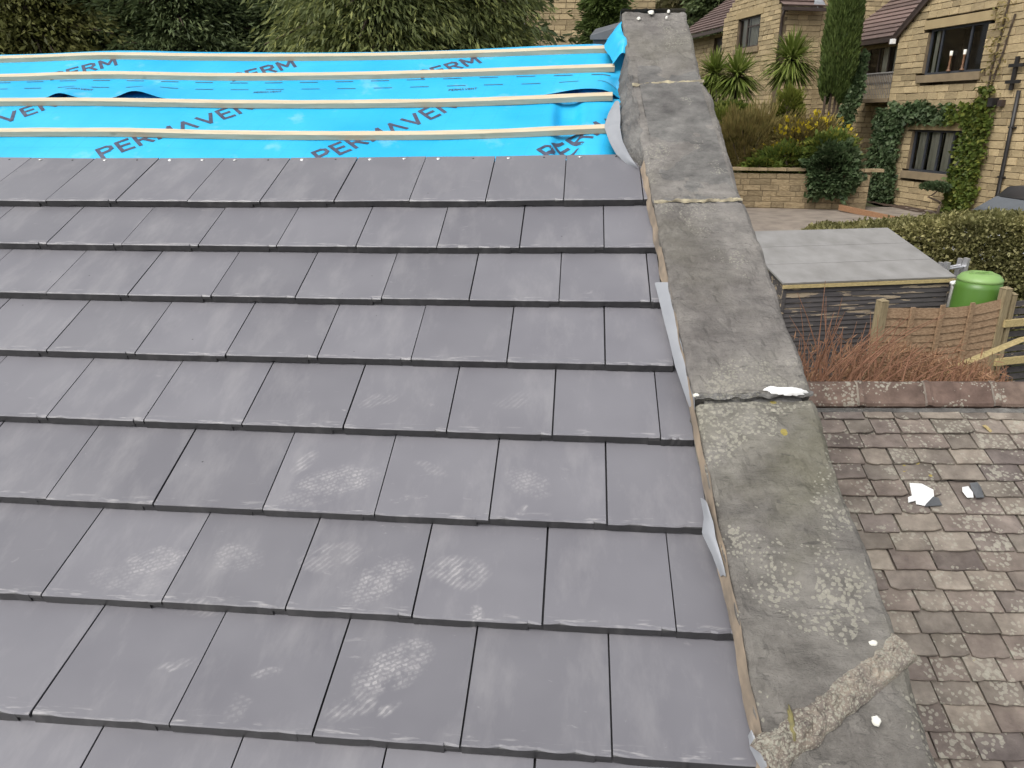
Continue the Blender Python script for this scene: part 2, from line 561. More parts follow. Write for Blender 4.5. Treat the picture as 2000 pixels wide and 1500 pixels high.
def wood_material(name, a, bcol, scl=(3, 40, 40), rough=0.75, rand=5.0, kn=True):
    m, nt, b = newmat(name)
    v = coords(nt, 'Object', rand, scl)
    n = noi(nt, v, 2.0, 6, 0.6, 0.4)
    c = ramp(nt, n, [(0.3, bcol), (0.65, a)])
    if kn:
        k = ramp(nt, noi(nt, coords(nt, 'Object', rand, (6, 14, 14)), 1.3, 2), [(0.68, (0, 0, 0)), (0.76, (1, 1, 1))])
        c = mix(nt, math_(nt, 'MULTIPLY', k, 0.5), c, tuple(q * 0.45 for q in bcol))
    nt.links.new(c, b.inputs['Base Color'])
    b.inputs['Roughness'].default_value = rough
    b.inputs['Specular IOR Level'].default_value = 0.3
    bump(nt, b, n, 0.25, 0.002)
    return m


M_BATTEN = wood_material('treated_pine_batten', (0.60, 0.51, 0.37), (0.45, 0.39, 0.27))
M_FENCE = wood_material('weathered_fence_board', (0.34, 0.235, 0.148), (0.18, 0.112, 0.066), (2, 30, 30))
M_POST = wood_material('fence_post_wood', (0.30, 0.245, 0.15), (0.17, 0.13, 0.075), (30, 30, 3))
M_BRACE = wood_material('yellowish_sawn_timber', (0.50, 0.40, 0.20), (0.30, 0.235, 0.11), (3, 40, 40))
M_EDGE = wood_material('orange_brown_edging', (0.36, 0.20, 0.11), (0.20, 0.11, 0.06), (3, 30, 30))


def shed_board_material():
    m, nt, b = newmat('flaking_dark_shed_board')
    v = coords(nt, 'Object', 5.0, (1.6, 14, 14))
    n = noi(nt, v, 2.4, 6, 0.65, 0.3)
    c = ramp(nt, n, [(0.25, (0.030, 0.027, 0.030)), (0.55, (0.075, 0.068, 0.068))])
    oi = nt.nodes.new('ShaderNodeObjectInfo')
    wz = nt.nodes.new('ShaderNodeSeparateXYZ')
    g = nt.nodes.new('ShaderNodeNewGeometry'); nt.links.new(g.outputs['Position'], wz.inputs[0])
    up = math_(nt, 'MULTIPLY_ADD', wz.outputs[2], 1.1, 2.55, clamp=True)     # paint has worn off the upper boards
    fl = math_(nt, 'GREATER_THAN', math_(nt, 'ADD', noi(nt, coords(nt, 'Object', 3.0, (0.9, 9, 9)), 2.0, 5, 0.6), math_(nt, 'MULTIPLY', up, 0.12)), 0.68)
    c = mix(nt, fl, c, mix(nt, n, (0.22, 0.17, 0.115), (0.38, 0.31, 0.22)))
    nt.links.new(c, b.inputs['Base Color'])
    b.inputs['Roughness'].default_value = 0.85
    bump(nt, b, n, 0.4, 0.004)
    return m


M_SHED = shed_board_material()
M_FELT = simple('grey_roofing_felt', (0.270, 0.263, 0.255), (0.195, 0.189, 0.180), 3.4, 0.8, 0.25, 0.004, kind='World', detail=7)
M_FLASH = simple('pale_grey_flashing', (0.30, 0.31, 0.33), (0.23, 0.24, 0.26), 7, 0.5, 0.15, 0.004, kind='World')
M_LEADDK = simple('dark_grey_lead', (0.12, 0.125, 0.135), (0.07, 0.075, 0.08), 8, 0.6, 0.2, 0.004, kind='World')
M_GREEN = simple('green_plastic', (0.085, 0.185, 0.030), (0.07, 0.16, 0.025), 3, 0.38, 0.0, kind='World')
M_GREENLID = simple('pale_green_lid_plastic', (0.22, 0.36, 0.12), (0.19, 0.32, 0.10), 4, 0.45, 0.0, kind='World')
M_ALU = simple('aluminium', (0.72, 0.72, 0.74), (0.6, 0.6, 0.62), 12, 0.35, 0.0, metal=0.7)
M_PIPEGREY = simple('grey_plastic_pipe', (0.30, 0.29, 0.275), (0.20, 0.19, 0.18), 9, 0.5, 0.0)
M_BLACKPIPE = simple('black_cast_pipe', (0.022, 0.02, 0.02), (0.014, 0.013, 0.013), 9, 0.5, 0.0)
M_FRAME = simple('dark_grey_window_frame', (0.045, 0.05, 0.062), (0.03, 0.033, 0.04), 9, 0.5, 0.0)
M_FRAMEBR = simple('brown_window_frame', (0.06, 0.042, 0.035), (0.04, 0.028, 0.024), 9, 0.5, 0.0)
M_CURTAIN = simple('cream_blind', (0.80, 0.77, 0.64), (0.62, 0.59, 0.48), 3, 0.9, 0.2, 0.02, vec_scale=(14, 14, 0.3))
M_ROOM = simple('dark_room', (0.055, 0.05, 0.048), (0.03, 0.027, 0.026), 2, 0.9, 0.0)
M_CANDLE = simple('white_wax', (0.8, 0.78, 0.7), (0.7, 0.68, 0.6), 6, 0.5, 0.0)
M_STICK = simple('turned_brown_wood', (0.20, 0.10, 0.05), (0.12, 0.06, 0.03), 14, 0.5, 0.0)
M_TARMAC = simple('worn_driveway', (0.29, 0.245, 0.20), (0.18, 0.15, 0.125), 3.0, 0.95, 0.4, 0.01, kind='World', detail=8)
M_SOIL = simple('brown_soil', (0.075, 0.045, 0.028), (0.04, 0.025, 0.016), 9, 0.95, 0.6, 0.03, kind='World')
M_GRASSG = simple('garden_ground', (0.075, 0.085, 0.03), (0.05, 0.042, 0.022), 2.0, 0.95, 0.6, 0.05, kind='World', detail=8)
M_ROOFTILE = simple('brown_house_roof_tile', (0.165, 0.115, 0.10), (0.11, 0.075, 0.066), 5, 0.8, 0.2, 0.01, rand=4.0)
M_PINKROOF = simple('pinkish_stone_roof', (0.30, 0.21, 0.19), (0.20, 0.14, 0.125), 5, 0.85, 0.2, 0.01, rand=4.0)
M_BARK = simple('brown_bark', (0.10, 0.072, 0.05), (0.05, 0.036, 0.026), 14, 0.95, 0.6, 0.02)
M_BLOCK = simple('buff_sandstone_block', (0.44, 0.345, 0.20), (0.325, 0.25, 0.14), 5.5, 0.9, 0.45, 0.012, rand=9.0, detail=7)
M_LINTEL = simple('buff_sandstone_lintel', (0.40, 0.31, 0.17), (0.33, 0.25, 0.135), 3.0, 0.9, 0.2, 0.006)
M_SILL = simple('dull_stone_sill', (0.27, 0.205, 0.125), (0.19, 0.145, 0.09), 3.0, 0.9, 0.2, 0.006)
M_MORTAR = simple('recessed_mortar', (0.19, 0.145, 0.09), (0.12, 0.09, 0.055), 9, 0.95, 0.3, 0.01, kind='World')
M_OLDWALL = simple('dirty_garden_stone', (0.33, 0.255, 0.15), (0.17, 0.125, 0.07), 4.0, 0.92, 0.5, 0.015, rand=9.0, detail=7)
M_RUST = simple('dead_brown_twig', (0.29, 0.145, 0.09), (0.17, 0.085, 0.05), 6, 0.9, 0.0, kind='World')


def glass_material():
    m, nt, b = newmat('window_glass')
    out = nt.nodes['Material Output']
    tr = nt.nodes.new('ShaderNodeBsdfTransparent'); tr.inputs[0].default_value = (0.86, 0.88, 0.88, 1)
    gl = nt.nodes.new('ShaderNodeBsdfGlossy'); gl.inputs['Roughness'].default_value = 0.03
    fr = nt.nodes.new('ShaderNodeFresnel'); fr.inputs['IOR'].default_value = 1.5
    mx = nt.nodes.new('ShaderNodeMixShader')
    nt.links.new(fr.outputs[0], mx.inputs[0]); nt.links.new(tr.outputs[0], mx.inputs[1]); nt.links.new(gl.outputs[0], mx.inputs[2])
    nt.links.new(mx.outputs[0], out.inputs['Surface'])
    return m


M_GLASS = glass_material()


def leaf_material(name, cols, rough=0.55, trans=0.35):
    m, nt, b = newmat(name)
    g = nt.nodes.new('ShaderNodeNewGeometry')
    k = len(cols)
    c = ramp(nt, g.outputs['Random Per Island'], [(i / max(1, k - 1), q) for i, q in enumerate(cols)])
    big = noi(nt, coords(nt, 'World'), 1.1, 3)
    c = mix(nt, 1.0, c, ramp(nt, big, [(0.3, (0.72, 0.75, 0.72)), (0.7, (1.22, 1.2, 1.15))]), 'MULTIPLY')
    nt.links.new(c, b.inputs['Base Color'])
    b.inputs['Roughness'].default_value = rough
    b.inputs['Specular IOR Level'].default_value = 0.3
    tl = nt.nodes.new('ShaderNodeBsdfTranslucent')
    nt.links.new(c, tl.inputs[0])
    mx = nt.nodes.new('ShaderNodeMixShader'); mx.inputs[0].default_value = trans
    nt.links.new(b.outputs[0], mx.inputs[1]); nt.links.new(tl.outputs[0], mx.inputs[2])
    nt.links.new(mx.outputs[0], nt.nodes['Material Output'].inputs['Surface'])
    return m


L_OLIVE = leaf_material('olive_foliage', [(0.075, 0.082, 0.026), (0.15, 0.155, 0.045), (0.11, 0.118, 0.036), (0.19, 0.185, 0.065)])
L_DARK = leaf_material('dark_conifer_foliage', [(0.067, 0.091, 0.043), (0.136, 0.176, 0.074), (0.098, 0.128, 0.061), (0.182, 0.219, 0.091)])
L_MID = leaf_material('mid_conifer_foliage', [(0.078, 0.095, 0.036), (0.181, 0.209, 0.070), (0.118, 0.139, 0.056), (0.321, 0.335, 0.112)])
L_CYP = leaf_material('cypress_foliage', [(0.054, 0.081, 0.025), (0.116, 0.166, 0.043), (0.085, 0.116, 0.034), (0.160, 0.213, 0.060)])
L_IVYD = leaf_material('dark_ivy_leaf', [(0.043, 0.073, 0.031), (0.104, 0.154, 0.070), (0.070, 0.108, 0.046), (0.174, 0.217, 0.119)])
L_IVYG = leaf_material('green_ivy_leaf', [(0.064, 0.097, 0.020), (0.137, 0.185, 0.036), (0.097, 0.132, 0.029), (0.241, 0.250, 0.048)])
L_HEDGE = leaf_material('variegated_hedge_leaf', [(0.091, 0.091, 0.032), (0.237, 0.228, 0.091), (0.155, 0.146, 0.055), (0.437, 0.400, 0.200), (0.309, 0.291, 0.127)])
L_PALM = leaf_material('cordyline_blade', [(0.095, 0.135, 0.027), (0.203, 0.257, 0.054), (0.149, 0.196, 0.041), (0.270, 0.297, 0.095)])
L_STRAW = leaf_material('straw_brown_shrub_leaf', [(0.20, 0.155, 0.06), (0.33, 0.26, 0.10), (0.26, 0.21, 0.08), (0.24, 0.22, 0.075)])
L_YELLOW = leaf_material('yellow_flower', [(0.55, 0.42, 0.025), (0.68, 0.54, 0.05), (0.62, 0.48, 0.035)])
L_LIME = leaf_material('yellow_green_shrub_leaf', [(0.130, 0.169, 0.026), (0.221, 0.234, 0.046), (0.169, 0.195, 0.039)])
L_RUST = leaf_material('rusty_dead_frond', [(0.21, 0.11, 0.062), (0.31, 0.175, 0.105), (0.26, 0.14, 0.08), (0.36, 0.225, 0.145)], 0.8, 0.15)
L_HILL = leaf_material('brownish_far_foliage', [(0.118, 0.111, 0.060), (0.220, 0.195, 0.111), (0.169, 0.161, 0.075), (0.270, 0.237, 0.135)])

# ------------------------------------------------------------------ leaf meshes
def leaf_mesh(name, P, Dn, size, aspect, mat, seed=0, jitter=0.5, fold=0.25):
    """P (n,3) leaf bases, Dn (n,3) growth directions; kite shaped folded leaves"""
    rng = np.random.default_rng(seed)
    P = np.asarray(P, float); n = len(P)
    d = np.asarray(Dn, float) + rng.normal(0, jitter, (n, 3))
    d /= np.linalg.norm(d, axis=1)[:, None] + 1e-9
    s = np.cross(d, rng.normal(0, 1, (n, 3)))
    s /= np.linalg.norm(s, axis=1)[:, None] + 1e-9
    nn = np.cross(s, d)
    L = (size * rng.uniform(0.6, 1.3, n))[:, None]
    Wd = L * aspect
    v = np.stack([P, P + d * L * 0.45 + s * Wd * 0.5 + nn * Wd * fold,
                  P + d * L, P + d * L * 0.45 - s * Wd * 0.5 + nn * Wd * fold], 1).reshape(-1, 3)
    me = bpy.data.meshes.new(name)
    me.vertices.add(n * 4)
    me.vertices.foreach_set('co', v.astype(np.float32).ravel())
    me.loops.add(n * 4)
    me.loops.foreach_set('vertex_index', np.arange(n * 4, dtype=np.int32))
    me.polygons.add(n)
    me.polygons.foreach_set('loop_start', np.arange(0, n * 4, 4, dtype=np.int32))
    me.polygons.foreach_set('loop_total', np.full(n, 4, dtype=np.int32))
    me.update(calc_edges=True)
    me.materials.append(mat)
    return me


def leaf_part(name, P, Dn, size, aspect, mat, parent, seed=0, jitter=0.5, fold=0.25):
    o = np.array(WORLD[parent.name].translation) if parent is not None else np.zeros(3)
    me = leaf_mesh(name, np.asarray(P) - o, Dn, size, aspect, mat, seed, jitter, fold)
    return inst(name, me, Matrix.Translation(Vector([float(c) for c in o])), parent)


# ================================================================== SETTING
def ground_z(x, y):
    """hillside: low by the house, garden terrace with the shed, then the driveway, then the raised gardens"""
    def sm(a, b, t):
        t = min(1, max(0, (t - a) / (b - a)))
        return t * t * (3 - 2 * t)
    z = -5.0
    z = lerp(z, -3.25, sm(2.5, 5.5, y))
    right = sm(1.0, 3.5, x)
    zr = lerp(z, -1.95, sm(10.8, 12.2, y))
    zr = lerp(zr, -1.47, sm(12.5, 15.5, y))
    zr = lerp(zr, -0.55, sm(18.75, 19.1, y) * (1 - sm(6.7, 7.4, x)))
    zr = lerp(zr, 0.75, sm(19.4, 22.5, y) * (1 - sm(7.5, 8.5, x)))
    zl = lerp(z, -1.2, sm(7, 14, y))
    z = lerp(zl, zr, right)
    z += 9.0 * sm(28, 75, y) + 6 * sm(70, 200, y)
    return z


gx = np.concatenate([np.linspace(-320, -16, 16), np.linspace(-14, 16, 76), np.linspace(18, 320, 16)])
gy = np.concatenate([np.linspace(-200, -6, 10), np.linspace(-4, 30, 100), np.linspace(32, 500, 30)])
MB().grid(lambda u, v: (u, v, ground_z(u, v) + 0.05 * nz(u * .7, v * .7)), gx, gy).part('ground', M_GRASSG, smooth=True)
props(bpy.data.objects['ground'], kind='structure')
dr = MB().grid(lambda u, v: (u, v, ground_z(u, v) + 0.06), np.linspace(3.6, 14.0, 50), np.linspace(12.4, 18.6, 40)).part('driveway', M_TARMAC, smooth=True)
props(dr, kind='structure')
sb = MB().grid(lambda u, v: np.array([8.35, 20.16, 0]) - D1 * u - D2 * v * (0.30 + 0.13 * u) + UP * (-1.405 + 0.03 * nz(u * 4, v * 4)), np.linspace(0.2, 4.6, 30), np.linspace(0.0, 1.0, 8)).part('soil_bed', M_SOIL, smooth=True)
props(sb, kind='structure')

# ================================================================== MAIN ROOF
G = 0.28122          # gauge of the tile courses
W = 0.30             # cover width
LT = 0.40            # tile length
TT = 0.0285          # tail thickness
ZR = [-0.0241, -0.0100, 0.0017, 0.0121, 0.0175, 0.0238, 0.0082, -0.0293, -0.052, -0.07]


def row_y(r): return (r - 5) * G


def row_z(x, r):
    y = row_y(r)
    q = (max(x, -3.2) + .9) ** 2
    return ZR[r - 1] - .00338 * q + .0011 * q * y + .01197 * max(x, -3.2) * y


def coping_left(y): return 0.2995 + (y + 2.0) * 0.0497 if y > -2.0 else 0.2755 + (y + 2.0) * 0.026
def cl(y):
    ys = [-2.75, -2.0, -1.05, -0.08, 0.25, 0.52, 0.86, 1.4]
    xs = [0.246, 0.277, 0.324, 0.383, 0.402, 0.419, 0.437, 0.462]
    return float(np.interp(y, ys, xs))


def cr(y):
    ys = [-2.75, -2.1, -1.9, -1.07, -0.45, -0.11, 0.16, 0.39, 0.61, 0.85, 1.4]
    xs = [0.578, 0.598, 0.628, 0.651, 0.688, 0.711, 0.718, 0.734, 0.746, 0.755, 0.785]
    return float(np.interp(y, ys, xs))


roof = thing('tiled_roof', rw(0, 1.3, 0.1), 'half laid roof of new flat grey tiles with blue underlay and pale battens above', 'roof')


def tile_mesh(width, seed, notch_r=True, lug=True):
    """interlocking flat tile: local X across, Y up the slope from the tail, Z out; recessed side lap and chipped tail"""
    rnd = random.Random(seed)
    n = 9
    nl = 0.031
    xs = [(width - nl - .0006) * i / (n - 2) for i in range(n - 1)] + [width - nl + .0002, width] if notch_r else [width * i / n for i in range(n + 1)]
    v, f = [], []
    # rows: top at head, top near tail, top tail (rounded), bottom tail, bottom head
    chip = [0.0] * (n + 1)
    for k in range(n + 1):
        if rnd.random() < 0.24: chip[k] = rnd.uniform(0.002, 0.007)
    for i, x in enumerate(xs):
        b = TT + rnd.uniform(-0.0030, 0.0012) - (0.004 if rnd.random() < .12 else 0)
        if notch_r and x > width - nl: b = 0.0125 + rnd.uniform(0, 0.002)
        c = chip[i]
        v += [(x, LT, 0), (x, 0.0022 + c, 0), (x, rnd.uniform(-.0004, .0004) + c * .4, -0.0022 - c * .5), (x, rnd.uniform(0, .0015), -b), (x, LT, -0.014)]
    for i in range(n):
        a, c = i * 5, (i + 1) * 5
        f += [(a + 1, c + 1, c, a), (a + 2, c + 2, c + 1, a + 1), (a + 3, c + 3, c + 2, a + 2), (a + 4, c + 4, c + 3, a + 3)]
    f += [(0, 4, 3, 2, 1), tuple(n * 5 + k for k in (1, 2, 3, 4, 0))]
    if notch_r:      # vertical step of the side lap, underside
        o = len(v)
        x = width - nl
        v += [(x, 0.001, -0.010), (x, 0.001, -TT), (x, LT, -0.014), (x, LT, -0.010)]
        f += [(o, o + 1, o + 2, o + 3)]
    if lug:          # under lap reaching left beneath the neighbour, set back from the tail
        o = len(v)
        x0, x1, y0 = -0.0362, 0.0, 0.0025
        for x in (x0, x1):
            v += [(x, y0 + rnd.uniform(0, .002), -0.0135), (x, y0, -TT + .001), (x, LT - .02, -0.0135), (x, LT - .02, -TT)]
        f += [(o, o + 1, o + 5, o + 4), (o, o + 4, o + 6, o + 2), (o, o + 2, o + 3, o + 1)]
    me = mesh('tile', v, f, M_TILE)
    return me


TILES = [tile_mesh(W - 0.0042, 100 + k) for k in range(9)]
FIRST = {}
nail_me = None
rt = random.Random(5)
_nm = MB().lathe((0, 0, 0), [(0.0085, 0.0), (0.0085, 0.0018), (0.005, 0.003), (0.0005, 0.0033)], 10)
NAIL = mesh('nail', _nm.v, _nm.f, M_NAIL, True)
_hm = MB().lathe((0, 0, 0), [(0.0042, 0.0), (0.0042, 0.0006)], 10)
HOLE = mesh('nail_hole', _hm.v, _hm.f, M_HOLE)
VERGE = {1: 0.325, 2: 0.343, 3: 0.335, 4: 0.352, 5: 0.388, 6: 0.388, 7: 0.422, 8: 0.428, 9: 0.445, 10: 0.46}
for r in range(1, 11):
    off = 0.0 if r % 2 == 1 else 0.5
    u = -12 + off
    while True:
        x0 = u * W
        xe = VERGE[r] + (0.0 if r in (3, 4, 5) else .012)
        if x0 > xe - 0.02: break
        wt = W - 0.0042
        me = TILES[rt.randrange(9)]
        if x0 + W > xe:
            wt = xe - x0
            me = tile_mesh(wt, 300 + r, notch_r=False)
        x0j = x0 + rt.uniform(-.0007, .0007)
        yj = row_y(r) + rt.uniform(-.0022, .0022)
        zl = row_z(x0, r) + rt.uniform(-.0012, .0012)
        zr_ = row_z(x0 + wt, r) + rt.uniform(-.0012, .0012)
        xm = x0 + wt / 2
        if r > 1:
            zh = row_z(xm, r - 1) + TT + 0.0015
            yh = row_y(r - 1)
        else:
            zh = row_z(xm, 1) + 0.026
            yh = row_y(1) - G
        TL, TR = rw(x0j, yj, zl), rw(x0j + wt, yj, zr_)
        HD = rw(x0j + wt / 2, yh, zh)
        ax = TR - TL; ax /= np.linalg.norm(ax)
        ay = HD - (TL + TR) / 2; ay -= ax * (ay @ ax); ay /= np.linalg.norm(ay)
        az = np.cross(ax, ay)
        M = Matrix(((ax[0], ay[0], az[0], TL[0]), (ax[1], ay[1], az[1], TL[1]), (ax[2], ay[2], az[2], TL[2]), (0, 0, 0, 1)))
        o = inst('tile', me, M, roof)
        if r == 1 and wt > 0.1:
            for k, xx in enumerate((0.055, 0.205)):
                if xx > wt - 0.02: continue
                bright = (k == 0) if rt.random() < 0.85 else (k == 1)
                inst('nail' if bright else 'nail_hole', NAIL if bright else HOLE,
                     M @ Matrix.Translation((xx, LT - 0.022, 0.0003)) @ Matrix.Rotation(rt.uniform(-.3, .3), 4, 'X'), o)
        u += 1

# --- battens: sawn pine strips following the uneven rafters
BAT = [(-1.775, [(-4.2, .030), (-2.696, .023), (-2.386, .020), (-2.056, .019), (-1.687, .031), (-1.199, .035), (-.839, .035), (-.484, .030), (-.137, .016), (.170, -.005)]),
       (-2.085, [(-4.2, .030), (-2.877, .021), (-2.547, .019), (-2.332, .020), (-2.066, .025), (-1.673, .033), (-1.155, .035), (-.523, .027), (-.153, .013), (.200, -.005)]),
       (-2.390, [(-4.4, .045), (-3.064, .033), (-2.739, .024), (-2.477, .016), (-2.197, .024), (-1.78, .034), (-1.095, .029), (-.561, .018), (.215, -.007)]),
       (-2.625, [(-4.4, .045), (-3.201, .032), (-2.863, .024), (-2.573, .012), (-2.209, .023), (-1.717, .030), (-1.148, .031), (-.590, .021), (.200, -.003)])]


def smooth_interp(x, pts):
    xs = [p[0] for p in pts]; zs = [p[1] for p in pts]
    s = 0; w = 0
    for d in (-.22, -.11, 0, .11, .22):
        k = 1 - abs(d) * 2.6
        s += k * float(np.interp(x + d, xs, zs)); w += k
    return s / w


def bat_z(i, x): return smooth_interp(x, BAT[i][1])


for i, (yb, pts) in enumerate(BAT):
    mb = MB()
    x0, x1 = pts[0][0], pts[-1][0]
    xs = np.linspace(x0, x1, 90)
    prof = [(0, 0), (.038, 0), (.038, .025), (0, .025)]
    v, f = [], []
    for x in xs:
        z = bat_z(i, x)
        for j, (dy, dz) in enumerate(prof):
            w_ = .0012 * nz(x * 5, i * 7 + j)
            v.append(rw(x, yb + dy + w_, z + dz + w_))
    n4 = len(xs)
    for k in range(n4 - 1):
        for j in range(4):
            f.append((k * 4 + j, k * 4 + (j + 1) % 4, k * 4 + 4 + (j + 1) % 4, k * 4 + 4 + j))
    f += [(0, 3, 2, 1), tuple((n4 - 1) * 4 + j for j in (0, 1, 2, 3))]
    part('batten', v, f, M_BATTEN, roof)
    # the nail heads that hold it to each rafter
# --- underlay
RAFT = [-3.55, -2.97, -2.37, -1.77, -1.17, -0.57, 0.02]


def deck_z(x, y):
    """surface of the underlay below the battens"""
    ys = [b[0] for b in BAT]
    zs = [bat_z(i, x) for i in range(4)]
    y = y - 0.019
    if y > ys[0]:
        z = zs[0]
        t = min(1, max(0, (y - ys[0] - 0.12) / 0.3))
        z = lerp(z, 0.095, t * t * (3 - 2 * t))
    elif y < ys[3]:
        z = zs[3]
    else:
        for i in range(3):
            if ys[i] >= y >= ys[i + 1]:
                t = (y - ys[i]) / (ys[i + 1] - ys[i])
                z = lerp(zs[i], zs[i + 1], t)
    return z + 0.0265


def memb_low(x, y):
    z = deck_z(x, y)
    # pressed under battens, drapes between them, pulls into troughs next to the wall
    k = 0.0
    for i, b in enumerate(BAT):
        k = max(k, 1 - abs(y - b[0] - .019) / 0.10)
    k = max(0, k)
    sl = (1 - k)
    z += sl * 0.007 * (0.5 + nz(x * 1.3, y * 2.2)) + 0.002 * nz(x * 6, y * 5, 3)
    if -2.3 < y < -1.3:
        z += 0.040 * math.exp(-((x - (-0.005)) / 0.055) ** 4) * (0.55 + 0.45 * sl)
        z += 0.05 * max(0, min(1, (x - 0.12) / 0.10)) ** 2 * sl
    return z


low = MB().grid(lambda x, y: rw(x, y, memb_low(x, y)), np.concatenate([np.linspace(-4.2, -.35, 90), np.linspace(-.33, .34, 68)]), np.concatenate([np.linspace(1.5, -1.25, 16), np.linspace(-1.3, -2.3, 70)]))
lowo = low.part('underlay_sheet', M_MEMB, roof, smooth=True)


def memb_up(x, y):
    z = deck_z(x, y) - 0.0035
    t = max(0, min(1, (y + 2.33) / 0.21))         # towards the loose lower edge
    hump = 0.032 * math.exp(-((x + 2.57) / .075) ** 2) + 0.044 * math.exp(-((x + 2.17) / .10) ** 2) + 0.028 * math.exp(-((x - 0.07) / .16) ** 2) + 0.006 * math.exp(-((x + 1.5) / .5) ** 2)
    z -= hump * t ** 1.4
    k = 0
    for b in BAT:
        k = max(k, 1 - abs(y - b[0] - .019) / 0.08)
    k = max(0, k)
    z += (1 - k) * (0.006 * nz(x * 1.6 + 4, y * 2) + .005) * (1 - t)
    z += 0.06 * max(0, min(1, (x - 0.14) / 0.1)) ** 2 * (1 - k)
    if y < -2.66: z += (-2.66 - y) ** 2 * 2.0
    return z


def up_edge(x): return -2.118 + 0.006 * nz(x * 1.4, 9)


upm = MB()
upm.grid(lambda x, t: rw(x, lerp(up_edge(x), -2.74, t), memb_up(x, lerp(up_edge(x), -2.74, t))), np.linspace(-4.3, .30, 190), np.linspace(0, 1, 44))
upo = upm.part('underlay_sheet', M_MEMB, roof, smooth=True)
# the slope beyond the ridge
MB().grid(lambda x, t: rw(x, -2.74, memb_up(x, -2.74)) + np.array([0, 1.0, -0.5]) * t, np.linspace(-4.3, .30, 60), [0.0, 0.05, 0.3, 1.0, 2.4]).part('underlay_sheet', M_MEMB, roof, smooth=True)

# --- printed word on the sheets, drawn as strokes that follow the cloth
GL = {  # strokes in a unit box; width of the letter first
    'P': (.62, [[(0, 0), (0, 1)], [(0, 1), (.42, 1), (.58, .88), (.58, .62), (.42, .5), (0, .5)]]),
    'E': (.58, [[(0, 0), (0, 1)], [(0, 1), (.55, 1)], [(0, .52), (.48, .52)], [(0, 0), (.55, 0)]]),
    'R': (.66, [[(0, 0), (0, 1)], [(0, 1), (.42, 1), (.58, .88), (.58, .64), (.42, .52), (0, .52)], [(.3, .52), (.62, 0)]]),
    'M': (.86, [[(0, 0), (0, 1)], [(0, 1), (.4, .3), (.8, 1)], [(.8, 1), (.8, 0)]]),
    'A': (.80, [[(0, 0), (.38, 1), (.76, 0)]]),
    'V': (.80, [[(0, 1), (.38, 0), (.76, 1)]]),
    'N': (.74, [[(0, 0), (0, 1)], [(0, 1), (.68, 0)], [(.68, 0), (.68, 1)]]),
    'T': (.64, [[(0, 1), (.62, 1)], [(.31, 1), (.31, 0)]])}


def stroke_quads(mb, pts, wd, fn, step=0.02):
    for (a, b) in zip(pts[:-1], pts[1:]):
        a = np.array(a); b = np.array(b)
        d = b - a; L = np.linalg.norm(d); d = d / L
        nrm = np.array([-d[1], d[0]])
        a = a - d * wd * .35; b = b + d * wd * .35
        n = max(2, int(L / step))
        mb.grid(lambda s, t: fn(*(a + (b - a) * t + nrm * s)), (-wd / 2, wd / 2), np.linspace(0, 1, n + 1))


def word(surf, ox, oy, ang, cap, parent, text='PERMAVENT', wd=.17, gap=.30, name='printed_word', clip=None):
    mb = MB()
    ca, sa = math.cos(ang), math.sin(ang)
    pen = 0.0

    def fn(lx, ly):
        X = ox + lx * ca - ly * sa
        Y = oy - (lx * sa + ly * ca)
        return rw(X, Y, surf(X, Y) - 0.0016)
    for ch in text:
        wdt, st = GL[ch]
        for s in st:
            stroke_quads(mb, [((pen + a) * cap, b * cap) for a, b in s], wd * cap, fn, 0.012)
        pen += wdt + gap
    return mb.part(name, M_PRINT, parent, smooth=True)


for k in range(-2, 3):
    word(memb_low, -2.085 + 1.0 * k + 0.012 * k, -1.555, R(43), .094, lowo, wd=.19)
for k in range(-2, 2):
    word(memb_up, -1.755 + 1.0 * k, -2.352, R(32), .092, upo, text='PERM', wd=.19)
for k in range(-2, 2):
    word(memb_up, -1.60 + 1.0 * k, -2.205, R(4), .016, upo, wd=.2, name='small_printed_word')
dm = MB()
for j, yy in enumerate((-2.335, -2.258)):
    x = -4.2 + 0.03 * j
    while x < 0.14:
        dm.grid(lambda s, t: rw(x + s * .095, yy + t * .0055 + .004 * math.sin(x * 3), memb_up(x + s * .095, yy + t * .0055) - .0016), np.linspace(0, 1, 5), (0, 1))
        x += 0.187
dm.part('dashed_overlap_line', M_PRINT, upo)

# torn flap of underlay turned up against the coping
def flap(s, t):
    # s across, t along the slope: a strip rolled up and over the wall edge
    y = lerp(-2.36, -2.66, t)
    x = lerp(0.185, cl(y) + 0.012, s) + 0.02 * math.sin(t * 5 + 1)
    z = -0.012 - 0.055 * s - 0.055 * math.sin(s * 3.0) * (0.55 + .45 * math.sin(t * 4.2 + .5)) - 0.05 * t * s
    if t < .12: z += 0.03 * (1 - t / .12) * s
    return rw(x, y, z + 0.008 * nz(s * 3, t * 6))


MB().grid(flap, np.linspace(0, 1, 16), np.linspace(0, 1, 26)).part('underlay_flap', M_MEMB, roof, smooth=True)
# hidden structure below
hb = MB()
for xr in RAFT:
    hb.beam(rw(xr, 1.5, .17), rw(xr, -2.6, .14), .05, .12, up=-AN)
hb.part('rafters', M_POST, roof)

# ================================================================== GABLE PARAPET
wall = thing('parapet_wall', rw(.55, 1.3, .1), 'raking parapet wall with weathered grey sandstone copings beside the new tiles', 'wall')


